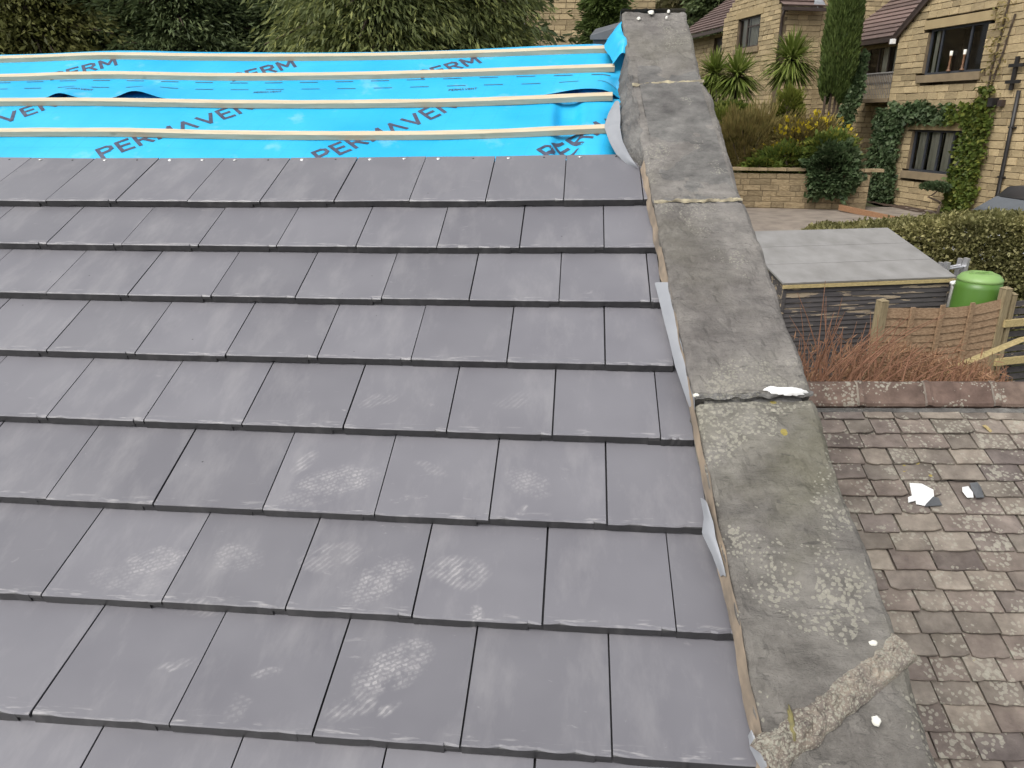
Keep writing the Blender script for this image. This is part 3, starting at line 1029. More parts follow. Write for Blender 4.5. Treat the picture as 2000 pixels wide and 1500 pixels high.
def cop_surface(y, s, seed, zoff=0.0):
    """top surface of the coping: s 0..1 from left to right edge"""
    ew = 0.006 * fbm(y * 9, seed, 0, 3)
    ew2 = 0.008 * fbm(y * 7, seed + 5, 0, 4)
    x = lerp(cl(y) + ew, cr(y) + ew2, s)
    z = -0.075 + zoff
    if y < -2.0: z -= (-2.0 - y) * 0.087
    z += -0.010 * fbm(x * 5, y * 4, seed, 5)
    step = fbm(x * 7 + 3, y * 9, seed + 11, 4)
    z += 0.004 if step > 0.12 else 0.0
    z += 0.003 if step > 0.32 else 0.0
    e = min(s, 1 - s)
    z += 0.012 * max(0, 1 - e / 0.05) ** 2 + 0.004 * abs(fbm(x * 30, y * 30, seed, 2)) * max(0, 1 - e / .12)
    return x, y, z


# joints as y positions at left / right edge
JT = [(-2.735, -2.735), (-1.997, -2.026), (-1.049, -1.068), (-0.078, -0.111), (0.850, 0.615), (1.45, 1.45)]
for k in range(5):
    a, b = JT[k], JT[k + 1]
    g = 0.008
    ny, ns = 44, 30
    mb = MB()
    zo = (0.0, 0.004, -0.006, 0.006, 0.010)[k]
    mt = M_COPING if k < 3 else M_COPING_LOW
    def fn(s, t, a=a, b=b, k=k, zo=zo):
        ya = lerp(a[0], a[1], s) + g + 0.007 * nz(s * 6, k * 3.1)
        yb = lerp(b[0], b[1], s) - g + 0.007 * nz(s * 6 + 7, k * 3.1)
        y = lerp(ya, yb, t)
        x, y, z = cop_surface(y, s, k * 13.7, zo)
        ee = min(t * abs(yb - ya), (1 - t) * abs(yb - ya))
        z += 0.012 * max(0, 1 - ee / 0.02) ** 2
        return rw(x, y, z)
    ss = np.concatenate([[0], np.linspace(.012, .988, ns), [1]])
    ts = np.concatenate([[0], np.linspace(.008, .992, ny), [1]])
    v = [fn(s, t) for t in ts for s in ss]
    nu, nv = len(ss), len(ts)
    f = [(j * nu + i, j * nu + nu + i, j * nu + nu + i + 1, j * nu + i + 1) for j in range(nv - 1) for i in range(nu - 1)]
    rim = [i for i in range(nu)] + [j * nu + nu - 1 for j in range(1, nv)] + [(nv - 1) * nu + i for i in range(nu - 2, -1, -1)] + [j * nu for j in range(nv - 2, 0, -1)]
    base = len(v)
    for i in rim:
        v.append(np.array(v[i]) + AN * (0.058 + 0.006 * nz(*(np.array(v[i]) * 14))) )
    m = len(rim)
    for i in range(m):
        f.append((rim[i], rim[(i + 1) % m], base + (i + 1) % m, base + i))
    f.append(tuple(base + i for i in range(m)))
    part('coping_stone', v, f, mt, wall, smooth=False)
# coping running down the far side of the gable
far_c = MB()
P0, P1 = rw(.246, -2.735, -.14), rw(.578, -2.735, -.14)
dd = np.array([0, .90, -.44])
far_c.grid(lambda s, t: lerp(P0, P1, s) + dd * t * 2.2 + UP * .006 * nz(s * 9, t * 20), np.linspace(0, 1, 14), np.linspace(0, 1, 30))
far_c.grid(lambda s, t: P0 + dd * t * 2.2 - UP * .07 * s, (0, 1), (0, 1))
far_c.part('coping_stone', M_COPING, wall)
# mortar in the joints
for k, (mtj, zz) in enumerate(((M_JOINT, -.078), (M_JOINT, -.080), (M_FILLET, -.079))):
    a = JT[k + 1]
    mb = MB()
    def jf(s, t, a=a, k=k):
        y = lerp(a[0], a[1], s) + (t - .5) * (0.017 + .020 * fbm(s * 7, k, 0, 3)) + .008 * nz(s * 6, k * 3.1)
        x = lerp(cl(y) + .004, cr(y) - .004, s)
        z = (-.076 if k == 0 else -.070) - (0.006 + .009 * fbm(s * 9, k + 3, 0, 3)) * (1 - (2 * t - 1) ** 2) + (-.087 * (-2.0 - y) if y < -2 else 0) - .005 * fbm(s * 12, t * 2, k, 3)
        return rw(x, y, z)
    mb.grid(jf, np.linspace(0, 1, 50), np.linspace(0, 1, 6)).part('mortar_joint', mtj, wall)
# white sealant smear on the joint by the neighbouring ridge
def smear(cx, cy, rx, ry, seed, name, mat, zt=-.083, parent=wall, thick=.012, n=26):
    mb = MB()
    ring = []
    v = [rw(cx, cy, zt - thick)]
    for q in (0.5, 0.85, 1.0):
        for i in range(n):
            a = 2 * math.pi * i / n
            rr = 1 + 0.45 * nz(math.cos(a) * 2.1 + seed, math.sin(a) * 2.1, seed) + .35 * nz(math.cos(a) * 6 + seed, math.sin(a) * 6, seed)
            v.append(rw(cx + rx * rr * q * math.cos(a), cy + ry * rr * q * math.sin(a), zt - thick * (1 - q ** 3) * (1 + .4 * nz(a * 3, q * 4, seed)) + (.006 if q == 1 else 0)))
    f = [(0, 1 + i, 1 + (i + 1) % n) for i in range(n)]
    for q in range(2):
        for i in range(n):
            f.append((1 + q * n + i, 1 + (q + 1) * n + i, 1 + (q + 1) * n + (i + 1) % n, 1 + q * n + (i + 1) % n))
    return part(name, v, f, mat, parent, smooth=True)


q = rp(1543, 762, -.085)
smear(q[0], q[1], .050, .012, 3.3, 'sealant_smear', M_WHITE, thick=.007, n=44)
smear(q[0] - .045, q[1] - .006, .020, .008, 5.1, 'sealant_smear', M_WHITE, thick=.006, n=30)
for (px, py, rx, ry, sd) in ((1272, 24, .014, .020, 1), (1248, 36, .009, .014, 2), (1306, 22, .008, .014, 5), (1302, 34, .006, .01, 6), (1451, 497, .010, .008, 7), (1712, 1407, .0085, .010, 8), (1706, 1256, .009, .006, 9), (1360, 772, .008, .006, 4)):
    zt = -.075 if py > 200 else -.137
    q = rp(px, py, zt)
    smear(q[0], max(q[1], -2.72), rx, ry, sd, 'white_dropping', M_DROP, zt=zt - .003, thick=.002, n=18)

# diagonal roll of crusted mortar across the lowest coping
mb = MB()
A_, B_ = np.array([.428, .845]), np.array([.752, .600])
def roll(s, t):
    c = A_ + (B_ - A_) * t
    dn = np.array([B_[1] - A_[1], -(B_[0] - A_[0])]); dn = dn / np.linalg.norm(dn)
    hw = 0.034 + .010 * nz(t * 9, 1)
    h = 0.016 * max(0, 1 - (2 * s - 1) ** 2) ** .7 + .012 * fbm(s * 5, t * 24, 2, 4) * (1 - abs(2 * s - 1))
    p = c + dn * (s - .5) * 2 * hw + .004 * nz(t * 14, s * 3)
    return rw(p[0], p[1], -.064 - h)
mb.grid(roll, np.linspace(0, 1, 16), np.linspace(0, 1, 90))
M_ROLL = stone_material('crusted_mortar_roll', (0.17, 0.15, 0.14), (0.36, 0.31, 0.25), 1.2, 0.0, 0.9, 0.4, sc=1.6)
mb.part('mortar_roll', M_ROLL, wall)
# yellow moss streak by the roll
q = rp(1548, 1415, -.078)
v_ = smear(q[0], q[1], .0055, .034, 12, 'moss_streak', simple('yellow_moss', (0.22, 0.19, 0.07), (0.12, 0.11, 0.06), 60, 0.95, 0.8, 0.006, kind='World'), zt=-.077, thick=.003, n=30)

# tan mortar line between coping and tiles
mb = MB()
def bead(s, t):
    y = lerp(-1.36, 1.25, t)
    gate = 0.5 + 0.5 * math.tanh((0.35 + fbm(y * 2.6, 4.4, 0, 3)) * 6)
    x = cl(y) - .004 + .006 * nz(y * 8, 2)
    hw = (.0060 + .0045 * nz(y * 11, 5)) * (0.25 + .75 * gate)
    return rw(x + (s - .62) * 2 * hw, y, -.022 - .042 * s + .006 * nz(y * 30, s * 3))
mb.grid(bead, np.linspace(0, 1, 6), np.linspace(0, 1, 220)).part('mortar_bead', M_BEAD, wall)

# rough mortar fillet at the upper left edge
mb = MB()
FO = [rp(px, py, 0.004) for px, py in ((1226, 112), (1212, 140), (1207, 175), (1212, 205), (1208, 235), (1212, 262), (1213, 285), (1229, 310), (1246, 328), (1264, 338))]
def fil(s, t):
    k = t * (len(FO) - 1); i = min(int(k), len(FO) - 2); fr = k - i
    o = FO[i] * (1 - fr) + FO[i + 1] * fr
    ix, iy = cl(o[1]) + .014, o[1] - .03
    iz = -.068 - (max(0, -2.0 - iy) * .087)
    jag = .010 * fbm(t * 40, s * 2, 1, 3) * (1 - s)
    bulge = .018 * math.sin(s * math.pi)
    return rw(lerp(o[0] + jag, ix, s), lerp(o[1], iy, s), lerp(o[2] - .004, iz, s) - bulge + .010 * fbm(t * 16, s * 5, 7, 4))
mb.grid(fil, np.linspace(0, 1, 18), np.linspace(0, 1, 90)).part('mortar_fillet', M_FILLET, wall)
# body of the wall below the copings
mb = MB()
v = []
for y in (-2.70, 1.4):
    for x in (cl(y) + .03, cr(y) - .03):
        for z in (-.03 - (.06 if y < -2 else 0), 2.6):
            v.append(rw(x, y, z))
mb.add(v, [(0, 1, 3, 2), (4, 6, 7, 5), (0, 4, 5, 1), (2, 3, 7, 6), (0, 2, 6, 4), (1, 5, 7, 3)])
mb.part('wall_body', M_FILLET, wall)

# ================================================================== FLASHING STRIPS
def strip(name, L, Rr, zl, zr, label, group, bulge=.006):
    L = [rp(px, py, zl) for px, py in L]; Rr = [rp(px, py, zr) for px, py in Rr]
    def pick(A, t):
        k = t * (len(A) - 1); i = min(int(k), len(A) - 2)
        return A[i] * (1 - (k - i)) + A[i + 1] * (k - i)
    mb = MB()
    fn = lambda s, t: rw(*(pick(L, t) * (1 - s) + pick(Rr, t) * s - np.array([0, 0, bulge * math.sin(s * math.pi) + .003 * nz(t * 5, s * 2)])))
    us = np.linspace(0, 1, 8); ws = np.linspace(0, 1, 26)
    mb.grid(fn, us, ws)
    mb.grid(lambda s, t: fn(s, t) + AN * .003, us, ws)
    o = mb.part(name, M_FLASH, smooth=True, origin=rw(*L[len(L) // 2]))
    return props(o, label, 'flashing', group)


GF = 'pale flashing strips along the parapet'
strip('flashing_strip', [(1201, 198), (1188, 222), (1180, 246), (1190, 275), (1203, 300), (1222, 318), (1240, 329)], [(1210, 200), (1212, 228), (1211, 250), (1216, 275), (1228, 300), (1238, 316), (1246, 328)], -.006, -.030, 'white flashing strip bulging out beside the end of the lowest batten', GF)
strip('flashing_strip', [(1279, 552), (1291, 600), (1305, 655), (1319, 715), (1338, 770), (1350, 803)], [(1318, 556), (1325, 600), (1337, 655), (1347, 715), (1356, 770), (1357, 800)], -.030, -.062, 'long grey flashing strip curling over the cut tiles midway down the parapet', GF)
strip('flashing_strip', [(1368, 972), (1375, 1010), (1371, 1040), (1392, 1085), (1408, 1125)], [(1382, 985), (1393, 1020), (1398, 1050), (1411, 1095), (1418, 1125)], -.034, -.058, 'short ribbed grey flashing sliver poking out near the lower coping', GF)
strip('flashing_strip', [(1461, 1436), (1466, 1462), (1480, 1490), (1500, 1520)], [(1468, 1425), (1480, 1452), (1495, 1484), (1512, 1520)], -.040, -.060, 'pale flashing tip at the foot of the parapet by the lowest tiles', GF)
# ================================================================== NEIGHBOURING OLD ROOF
NZ0 = 1.30
KX = -0.040        # its courses are turned a little against ours
nroof = thing('old_slate_roof', rw(1.6, 0.5, NZ0 + .1), 'old lichen spotted stone slate roof lower down beyond the parapet', 'roof')
NG = 0.0945


def nr(x, y, z): return rw(x, y + KX * (x - 1.85), z)


def slate_mesh(seed, w):
    rnd = random.Random(seed)
    L = 0.205; n = 5
    v, f = [], []
    sk = rnd.uniform(-.006, .006)
    for i in range(n + 1):
        x = w * i / n
        y0 = rnd.uniform(-.0035, .0035) + sk * (i / n - .5)
        if i in (0, n) and rnd.random() < .3: y0 += rnd.uniform(.004, .014)
        t = 0.012 + rnd.uniform(-.002, .002)
        v += [(x, L, 0), (x, y0 + .003, 0.001 * rnd.uniform(-1, 1)), (x, y0, -.003), (x, y0 + .002, -t), (x, L, -.010)]
    for i in range(n):
        a, c = i * 5, i * 5 + 5
        f += [(a + 1, c + 1, c, a), (a + 2, c + 2, c + 1, a + 1), (a + 3, c + 3, c + 2, a + 2), (a + 4, c + 4, c + 3, a + 3)]
    f += [(0, 4, 3, 2, 1), tuple(n * 5 + k for k in (1, 2, 3, 4, 0))]
    return mesh('slate', v, f, M_SLATE)


SLW = (0.128, 0.150, 0.162, 0.172, 0.186, 0.205)
SL = {w: [slate_mesh(int(w * 1000) + k, w - .009) for k in range(3)] for w in SLW}
rs = random.Random(22)
for r in range(20):
    yt = -1.2558 + r * NG
    x = 0.80 + rs.uniform(-.1, .02)
    while x < 2.62 - r * 0.028:
        w_ = rs.choice(SLW)
        hole = (r == 5 and x < 1.95 < x + w_) or False
        if not hole:
            xl, yj = x, yt + rs.uniform(-.003, .003)
            dz = rs.uniform(-.003, .002)
            TL = nr(xl, yj, NZ0 + dz); TR = nr(xl + w_, yj, NZ0 + dz + rs.uniform(-.004, .004))
            HD = nr(xl + w_ / 2, yj - NG, NZ0 + .0145 + dz)
            ax = TR - TL; ax /= np.linalg.norm(ax)
            ay = HD - (TL + TR) / 2; ay -= ax * (ay @ ax); ay /= np.linalg.norm(ay)
            an = rs.uniform(-.009, .009)
            ax, ay = ax * math.cos(an) + ay * math.sin(an), ay * math.cos(an) - ax * math.sin(an)
            az = np.cross(ax, ay)
            M = Matrix(((ax[0], ay[0], az[0], TL[0]), (ax[1], ay[1], az[1], TL[1]), (ax[2], ay[2], az[2], TL[2]), (0, 0, 0, 1)))
            inst('slate', rs.choice(SL[w_]), M, nroof)
        x += w_
MB().grid(lambda x, y: nr(x, y, NZ0 + .034), (.75, 2.75), (-1.40, 0.8)).part('roof_deck', M_DARKVOID, nroof)
MB().grid(lambda x, t: nr(x, -1.40, NZ0 + .03) + np.array([0, .9, -.45]) * t, (.75, 2.75), (0.0, 1.6)).part('back_slope', M_SLATE, nroof)
# ridge tiles
xs = [1.18, 1.518, 1.85, 2.185, 2.52]
_x = 0.85
for k in range(6):
    xa = 0.845 + 0.335 * k
    xb = xa + 0.331
    mb = MB()
    prof = [(.012, -.012), (.004, -.026), (-.020, -.036), (-.060, -.052), (-.088, -.062), (-.104, -.064), (-.120, -.058)]
    jz = rs.uniform(-.004, .004)
    def rf(t, i, xa=xa, xb=xb, jz=jz):
        y, z = prof[int(i)]
        flare = 0.008 if t < .1 else 0.0
        return nr(lerp(xa, xb, t), -1.335 + y, NZ0 + z + jz - flare + .003 * nz(t * 4, i, xa))
    mb.grid(rf, (0, .06, .11, .12, .35, .6, .85, 1), range(len(prof)))
    mb.grid(lambda t, s, xa=xa, xb=xb, jz=jz: nr(lerp(xa, xb, t), -1.335 + .012 - .004 * s, NZ0 - .012 + jz + .016 * s), (0, 1), (0, 1))
    mb.grid(lambda t, s, xa=xa, xb=xb, jz=jz: nr(lerp(xa, xb, t), -1.455, NZ0 - .058 + jz) + np.array([0, .11, -.10]) * s, (0, .5, 1), (0, 1))
    mb.part('ridge_tile', M_RIDGE, nroof)
    mj = MB()
    mj.grid(lambda s, i, xb=xb: nr(xb + (s - .5) * (.014 + .008 * nz(i * 1.3, k)) + .002 + .003 * nz(i * 2.1, s), -1.335 + prof[int(i)][0], NZ0 + prof[int(i)][1] - .007 + .004 * nz(i * 1.7, k, s)), np.linspace(0, 1, 4), range(len(prof)))
    mj.part('mortar_joint', M_SLATE, nroof)
MB().grid(lambda t, s: nr(lerp(.85, 2.6, t), -1.318 + .018 * s + .006 * nz(t * 30, s), NZ0 - .006 + .012 * s), np.linspace(0, 1, 80), (0, .5, 1)).part('ridge_bedding', M_FILLET, nroof)

# scraps on the old roof
def scrap(name, pts, z0, mat, label, cat, seed):
    pts = [np.array(rp(px, py, NZ0 - .004)) for px, py in pts]
    c = sum(pts) / len(pts)
    v = [rw(c[0], c[1], z0 - .016)]
    n = len(pts)
    for q in (.55, 1.0):
        for i, p in enumerate(pts):
            w_ = c + (p - c) * q
            v.append(rw(w_[0], w_[1], z0 - .007 - .007 * nz(i * 1.7, q * 3, seed) - (.004 if q < 1 else 0)))
    f = [(0, 1 + i, 1 + (i + 1) % n) for i in range(n)] + [(1 + i, 1 + n + i, 1 + n + (i + 1) % n, 1 + (i + 1) % n) for i in range(n)]
    bv = [np.array(q) + AN * .002 for q in v]
    f2 = [tuple(reversed([j + len(v) for j in q])) for q in f]
    o = part(name, v + bv, f + f2, mat, None, False, origin=rw(*c))
    return props(o, label, cat)


scrap('plastic_scrap', [(1776, 944), (1800, 945), (1822, 958), (1824, 972), (1806, 988), (1790, 984), (1788, 978), (1774, 982), (1773, 972), (1781, 968)], NZ0, M_WHITE, 'torn white plastic scrap lying on the old stone slates', 'scrap', 2)
scrap('plastic_scrap', [(1879, 952), (1891, 950), (1899, 962), (1901, 972), (1889, 972), (1880, 960)], NZ0, M_WHITE, 'small white chip beside the hole left by a missing slate', 'scrap', 6)
scrap('fragment_or_gap_shade', [(1822, 970), (1832, 973), (1840, 988), (1806, 990), (1808, 985)], NZ0, M_LEADDK, 'dark broken slate fragment below the larger white scrap', 'fragment', 8)
scrap('fragment_or_gap_shade', [(1893, 944), (1908, 943), (1916, 952), (1922, 972), (1906, 973), (1899, 958)], NZ0, M_LEADDK, 'dark wedge standing in for the shade in a slate gap right of the small white chip', 'fragment', 11)  # dark sheet added as the shade inside the gap of a missing slate
scrap('twig', [(1918, 831), (1925, 830), (1938, 842), (1934, 845)], NZ0, M_BRACE, 'short pale twig on the second course of old slates', 'twig', 9)

# ================================================================== SHED
SFL = at(1530, 553, 9.5); SFR = at(1868, 540, 9.9)
SW = np.linalg.norm((SFR - SFL)[:2])
SX = (SFR - SFL); SX[2] = 0; SX /= np.linalg.norm(SX)
SY = np.array([-SX[1], SX[0], 0])
SZ = -1.20
shed = thing('garden_shed', (*(SFL + SFR)[:2] / 2, -3.25), 'dark weatherboarded shed with flat grey felt roof behind the fence', 'shed')


def sh(u, v, z): return np.array([SFL[0], SFL[1], 0]) + SX * u + SY * v + UP * z


SLP = math.tan(R(15.5)); SDEP = 1.56
mb = MB()
nrm = np.cross(SX, SY * math.cos(R(15.5)) + UP * math.sin(R(15.5)))
mb.box(sh(SW / 2, SDEP / 2, SZ + SDEP / 2 * SLP - .012), SX, (SY + UP * SLP) / math.hypot(1, SLP), nrm, SW / 2 + .0, SDEP / 2 * math.hypot(1, SLP), .012)
rfo = mb.part('roof', M_FELT, shed)
mb = MB()
for q in (0.52, 1.04):
    mb.box(sh(SW / 2, q, SZ + q * SLP + .002), SX, (SY + UP * SLP) / math.hypot(1, SLP), nrm, SW / 2 - .01, .012, .002)
mb.part('felt_lap', M_FELT, rfo)
MB().box(sh(SW / 2, -.002, SZ - .052), SX, SY, UP, SW / 2 - .002, .012, .022).part('fascia', M_BRACE, shed)
nb_ = 30
bm_ = MB()
bh = 0.066
bm_.add([(-.5, -.012, 0), (.5, -.012, 0), (.5, .004, bh + .01), (-.5, .004, bh + .01), (-.5, .018, 0), (.5, .018, 0), (.5, .010, bh + .01), (-.5, .010, bh + .01)],
        [(0, 1, 2, 3), (4, 7, 6, 5), (0, 4, 5, 1), (3, 2, 6, 7), (0, 3, 7, 4), (1, 5, 6, 2)])
for k in range(nb_):
    z = SZ - .075 - bh * (k + 1)
    me = mesh('weatherboard', [(p[0] * (SW - .10), p[1], p[2]) for p in bm_.v], bm_.f, M_SHED)
    c = sh(SW / 2, .032 + rs.uniform(-.002, .002), z)
    inst('weatherboard', me, Matrix(((SX[0], SY[0], 0, c[0]), (SX[1], SY[1], 0, c[1]), (0, 0, 1, c[2]), (0, 0, 0, 1))) @ Matrix.Rotation(rs.uniform(-.003, .003), 4, 'Y'), shed)
for u in (.045, SW - .045):
    MB().box(sh(u, .04, (SZ - 3.25) / 2 - .04), SX, SY, UP, .022, .026, (3.25 + SZ) / 2 - .045).part('corner_post', M_SHED, shed)
mb = MB()
for u in (.04, SW - .04):
    mb.add([sh(u, .07, -3.3), sh(u, SDEP - .05, -3.3), sh(u, SDEP - .05, SZ + SDEP * SLP - .04), sh(u, .07, SZ - .03)], [(0, 1, 2, 3)])
mb.add([sh(.04, SDEP - .05, -3.3), sh(SW - .04, SDEP - .05, -3.3), sh(SW - .04, SDEP - .05, SZ + SDEP * SLP - .05), sh(.04, SDEP - .05, SZ + SDEP * SLP - .05)], [(0, 1, 2, 3)])
mb.part('side_wall', M_SHED, shed)
# rainwater pipe on the shed's corner
pp = thing('rain_pipe', sh(SW - .16, -.03, -2.2), 'short grey rainwater pipe on the shed front beside the green water butt', 'pipe')
a = at(1862, 553, 9.82); b = at(1851, 600, 9.82)
MB().tube([a + (0.02, 0, .0), a + (-.01, 0, -.02), a * .8 + b * .2, b], .024, 10).part('pipe', M_PIPEGREY, pp, True)
MB().tube([a + (0.055, .01, .01), a + (-.035, -.01, -.002)], .03, 10).part('pipe_bracket', M_WHITE, pp, True)

# ================================================================== WATER BUTT
wb = at(1911, 560, 9.62); wbz = wb[2]
butt = thing('water_butt', (wb[0], wb[1], -3.2), 'bright green plastic water butt with pale domed lid beside the shed', 'water butt')
b0 = (wb[0], wb[1], 0)
MB().lathe(b0, [(q_[0] * .84, q_[1]) for q_ in ((.26, -3.2), (.285, -3.0), (.335, -2.2), (.347, -1.80), (.352, -1.66), (.343, -1.62), (.345, -1.55), (.325, -1.27), (.312, -1.19))], 40).part('barrel', M_GREEN, butt, True)
mb = MB()
mb.lathe(b0, [(q_[0] * .84, q_[1]) for q_ in ((.30, -1.20), (.318, -1.185), (.318, -1.160), (.300, -1.140), (.26, -1.105), (.20, -1.085), (.12, -1.078), (.11, -1.092), (.02, -1.095))], 40)
lid = mb.part('lid', M_GREENLID, butt, True)
MB().beam(np.array([wb[0] - .17, wb[1] - .06, -1.084]), np.array([wb[0] + .15, wb[1] + .05, -1.084]), .035, .02).part('lid_handle', M_GREENLID, lid)
MB().lathe(b0, [(.297, -1.60), (.301, -1.585), (.297, -1.57)], 40).part('hoop', M_GREENLID, butt, True)

# ================================================================== LADDER
la, lb = at(1851, 512, 10.35), at(1889, 504, 10.45)
lad = thing('ladder', (la[0], la[1], -3.2), 'aluminium ladder standing behind the green water butt', 'ladder')
side = (lb - la); side[2] = 0; side /= np.linalg.norm(side)
dep = np.array([-side[1], side[0], 0])
for k in range(2):
    for P_ in (la, lb):
        t = np.array([P_[0], P_[1], 0]) + dep * .09 * k
        MB().beam((t + dep * .1) * (1, 1, 0) + UP * -3.2, t + UP * (P_[2] - .02 * k), .045, .075, up=dep).part('rail', M_ALU, lad)
    for j in range(7):
        z = la[2] - .10 - .27 * j
        MB().tube([np.array([la[0], la[1], z]) + dep * .09 * k, np.array([lb[0], lb[1], z + .02]) + dep * .09 * k], .015, 8).part('rung', M_ALU, lad)

# ================================================================== FENCE
FL_, FR_ = at(1722, 600, 8.8), at(1962, 580, 9.25)
FX = FR_ - FL_; FX[2] = 0; FLEN = np.linalg.norm(FX); FX /= FLEN
FY = np.array([-FX[1], FX[0], 0])
fence = thing('timber_fence', (*((FL_ + FR_) / 2)[:2], -3.25), 'weathered brown lap fence with posts and open rails in front of the shed', 'fence')


def fe(u, v, z): return np.array([FL_[0], FL_[1], 0]) + FX * u + FY * v + UP * z


for u, zt, w_ in ((0.0, -1.24, .10), (FLEN, -1.20, .10), (FLEN + .12, -1.28, .06), (FLEN + 1.9, -1.25, .1)):
    mb = MB().box(fe(u, 0, (zt - 3.25) / 2), FX, FY, UP, w_ / 2, .05, (zt + 3.25) / 2)
    mb.add([fe(u - w_ / 2 - .006, -.056, zt), fe(u + w_ / 2 + .006, -.056, zt), fe(u + w_ / 2 + .006, .056, zt), fe(u - w_ / 2 - .006, .056, zt), fe(u, 0, zt + .03)], [(0, 1, 4), (1, 2, 4), (2, 3, 4), (3, 0, 4)])
    mb.part('post', M_POST, fence)
nbd = 17
for k in range(nbd):
    zt = -1.335 - .098 * k
    mb = MB()
    def bf(t, s, zt=zt, k=k):
        u = lerp(.06, FLEN - .05, t)
        sag = -.055 * math.sin(t * math.pi) * (1 if k < 4 else .6) + .02 * nz(t * 2, k * 3)
        wav = .010 * nz(t * 7, k * 5)
        return fe(u, -.028 + .020 * s + .004 * k % .002, zt + sag + wav * (1 - s) - .125 * (1 - s))
    mb.grid(bf, np.linspace(0, 1, 18), (0, 1))
    mb.grid(lambda t, s, bf=bf: bf(t, 1 - s) + FY * .009, np.linspace(0, 1, 18), (0, 1))
    mb.grid(lambda t, s, bf=bf: bf(t, 0) + FY * .009 * s, np.linspace(0, 1, 18), (0, 1))
    mb.part('fence_board', M_FENCE, fence)
for u in (.42, .86, 1.31):
    MB().box(fe(u * FLEN / 1.84, -.048, -2.2), FX, FY, UP, .028, .014, .86).part('upright', M_FENCE, fence)
for z in (-1.645, -2.16):
    MB().box(fe(FLEN + 1.0, -.055, z), FX, FY, UP, .98, .022, .045).part('rail', M_BRACE, fence)
for k in range(18):
    MB().box(fe(FLEN + 1.0, .02, -1.42 - .10 * k), FX, FY, UP, .95, .010, .036).part('slat', M_SHED, fence)
brc = MB().beam(at(1795, 745, 8.15), at(2000, 661, 8.45), .045, .095, up=np.array([.2, -.9, .4])).part('timber_prop', M_BRACE, origin=at(1795, 745, 8.15))
props(brc, 'yellowish timber prop leaning diagonally across the fence', 'timber')

# ================================================================== DEAD SHRUB BY THE FENCE
shr = thing('dead_shrub', at(1750, 745, 8.0) * (1, 1, 0) + UP * -3.2, 'tangle of dead rusty brown stems and fronds before the fence', 'shrub')
rng = np.random.default_rng(4)
mb = MB()
tips, tdir = [], []
for k in range(300):
    px = rng.uniform(1545, 1960)
    d = rng.uniform(6.4, 8.3)
    b_ = at(px, 745, d); x0, y0 = b_[0], b_[1]
    hmax = np.interp(px, [1545, 1600, 1700, 1800, 1900, 1960], [.62, .84, .62, .26, .15, .10])
    h = rng.uniform(.3, 1.0) * hmax * 1.05
    lean = rng.normal(0.45, .5); ln2 = rng.normal(0, .25)
    z0 = b_[2] - rng.uniform(0.1, .35)
    pts = []
    for t in np.linspace(0, 1, 5):
        pts.append(np.array([x0 + lean * h * t ** 1.4, y0 + ln2 * h * t, z0 + (h + .25) * (t - .22 * t * t * abs(lean))]))
    if k < 260: mb.tube(pts, [.010, .008, .006, .004, .002], 4, False)
    if k % 2:
        for j in range(1, 5):
            for _ in range(5):
                tips.append(pts[j] + rng.normal(0, .05, 3)); tdir.append(pts[j] - pts[j - 1] + rng.normal(0, .1, 3))
mb.part('stems', M_RUST, shr)
tk_ = [i for i, q in enumerate(tips) if q[2] < -1.45]
tips = [tips[i] for i in tk_]; tdir = [tdir[i] for i in tk_]
leaf_part('fronds', tips, tdir, .12, .10, L_RUST, shr, 3, .25)
flat_t = []
for k in range(2000):
    px = rng.uniform(1620, 1930); d = rng.uniform(7.2, 8.35)
    flat_t.append(at(px, rng.uniform(np.interp(px, [1620, 1700, 1800, 1930], [700, 668, 690, 735]), 760), d))
leaf_part('fallen_fronds', flat_t, np.tile([.5, .1, .25], (len(flat_t), 1)), .15, .07, L_RUST, shr, 5, .4)

# ================================================================== HEDGE
rng = np.random.default_rng(9)
hl = [at(1500, 474, 16.2), at(1590, 452, 15.0), at(1680, 447, 13.9), at(1790, 440, 12.9), at(1900, 432, 12.0), at(2000, 430, 11.2), at(2160, 424, 10.4)]
hedge = thing('garden_hedge', (6.2, 12.0, -3.2), 'pale variegated hedge between the shed and the driveway', 'hedge')
hp, hd = [], []
for k in range(120000):
    t = rng.uniform(0, 6) ** 1.0; i = min(int(t), 5); fr = t - i
    c = hl[i] * (1 - fr) + hl[i + 1] * fr
    tz = c[2] + .07 * nz(c[0] * 3, c[1] * 3) - (0.25 if i == 0 else 0) * (1 - fr)
    thick = 1.05
    if rng.random() < .42:
        s = rng.uniform(0, 1); z = tz - .10 * abs(s - .5) ** 2 * 4 + rng.normal(0, .035)
        hd.append((rng.normal(0, .4), -.3, .8))
    else:
        s = rng.uniform(-.12, .22); z = tz - rng.uniform(0, 1.9) ** 1.1
        s -= (tz - z) * .10 + .12 * nz(c[0] * 4, z * 4, 2)
        hd.append((-.3 + rng.normal(0, .3), -.8, .1))
    p = np.array([c[0], c[1], 0]) + np.array([.35, .93, 0]) * thick * (s - .2)
    hp.append((p[0], p[1], z))
leaf_part('foliage', hp, hd, .078, .55, L_HEDGE, hedge, 2, .45)
mb = MB()
for i in range(6):
    for fr in (.1, .4, .7):
        c = hl[i] * (1 - fr) + hl[i + 1] * fr
        mb.tube([(c[0], c[1] + .25, -3.2), (c[0] + .05, c[1] + .3, -2.2), (c[0] - .05, c[1] + .3, c[2] - .3)], [.04, .03, .015], 6)
mb.part('trunks', M_BARK, hedge)

# ================================================================== HOUSES
rb = random.Random(77)


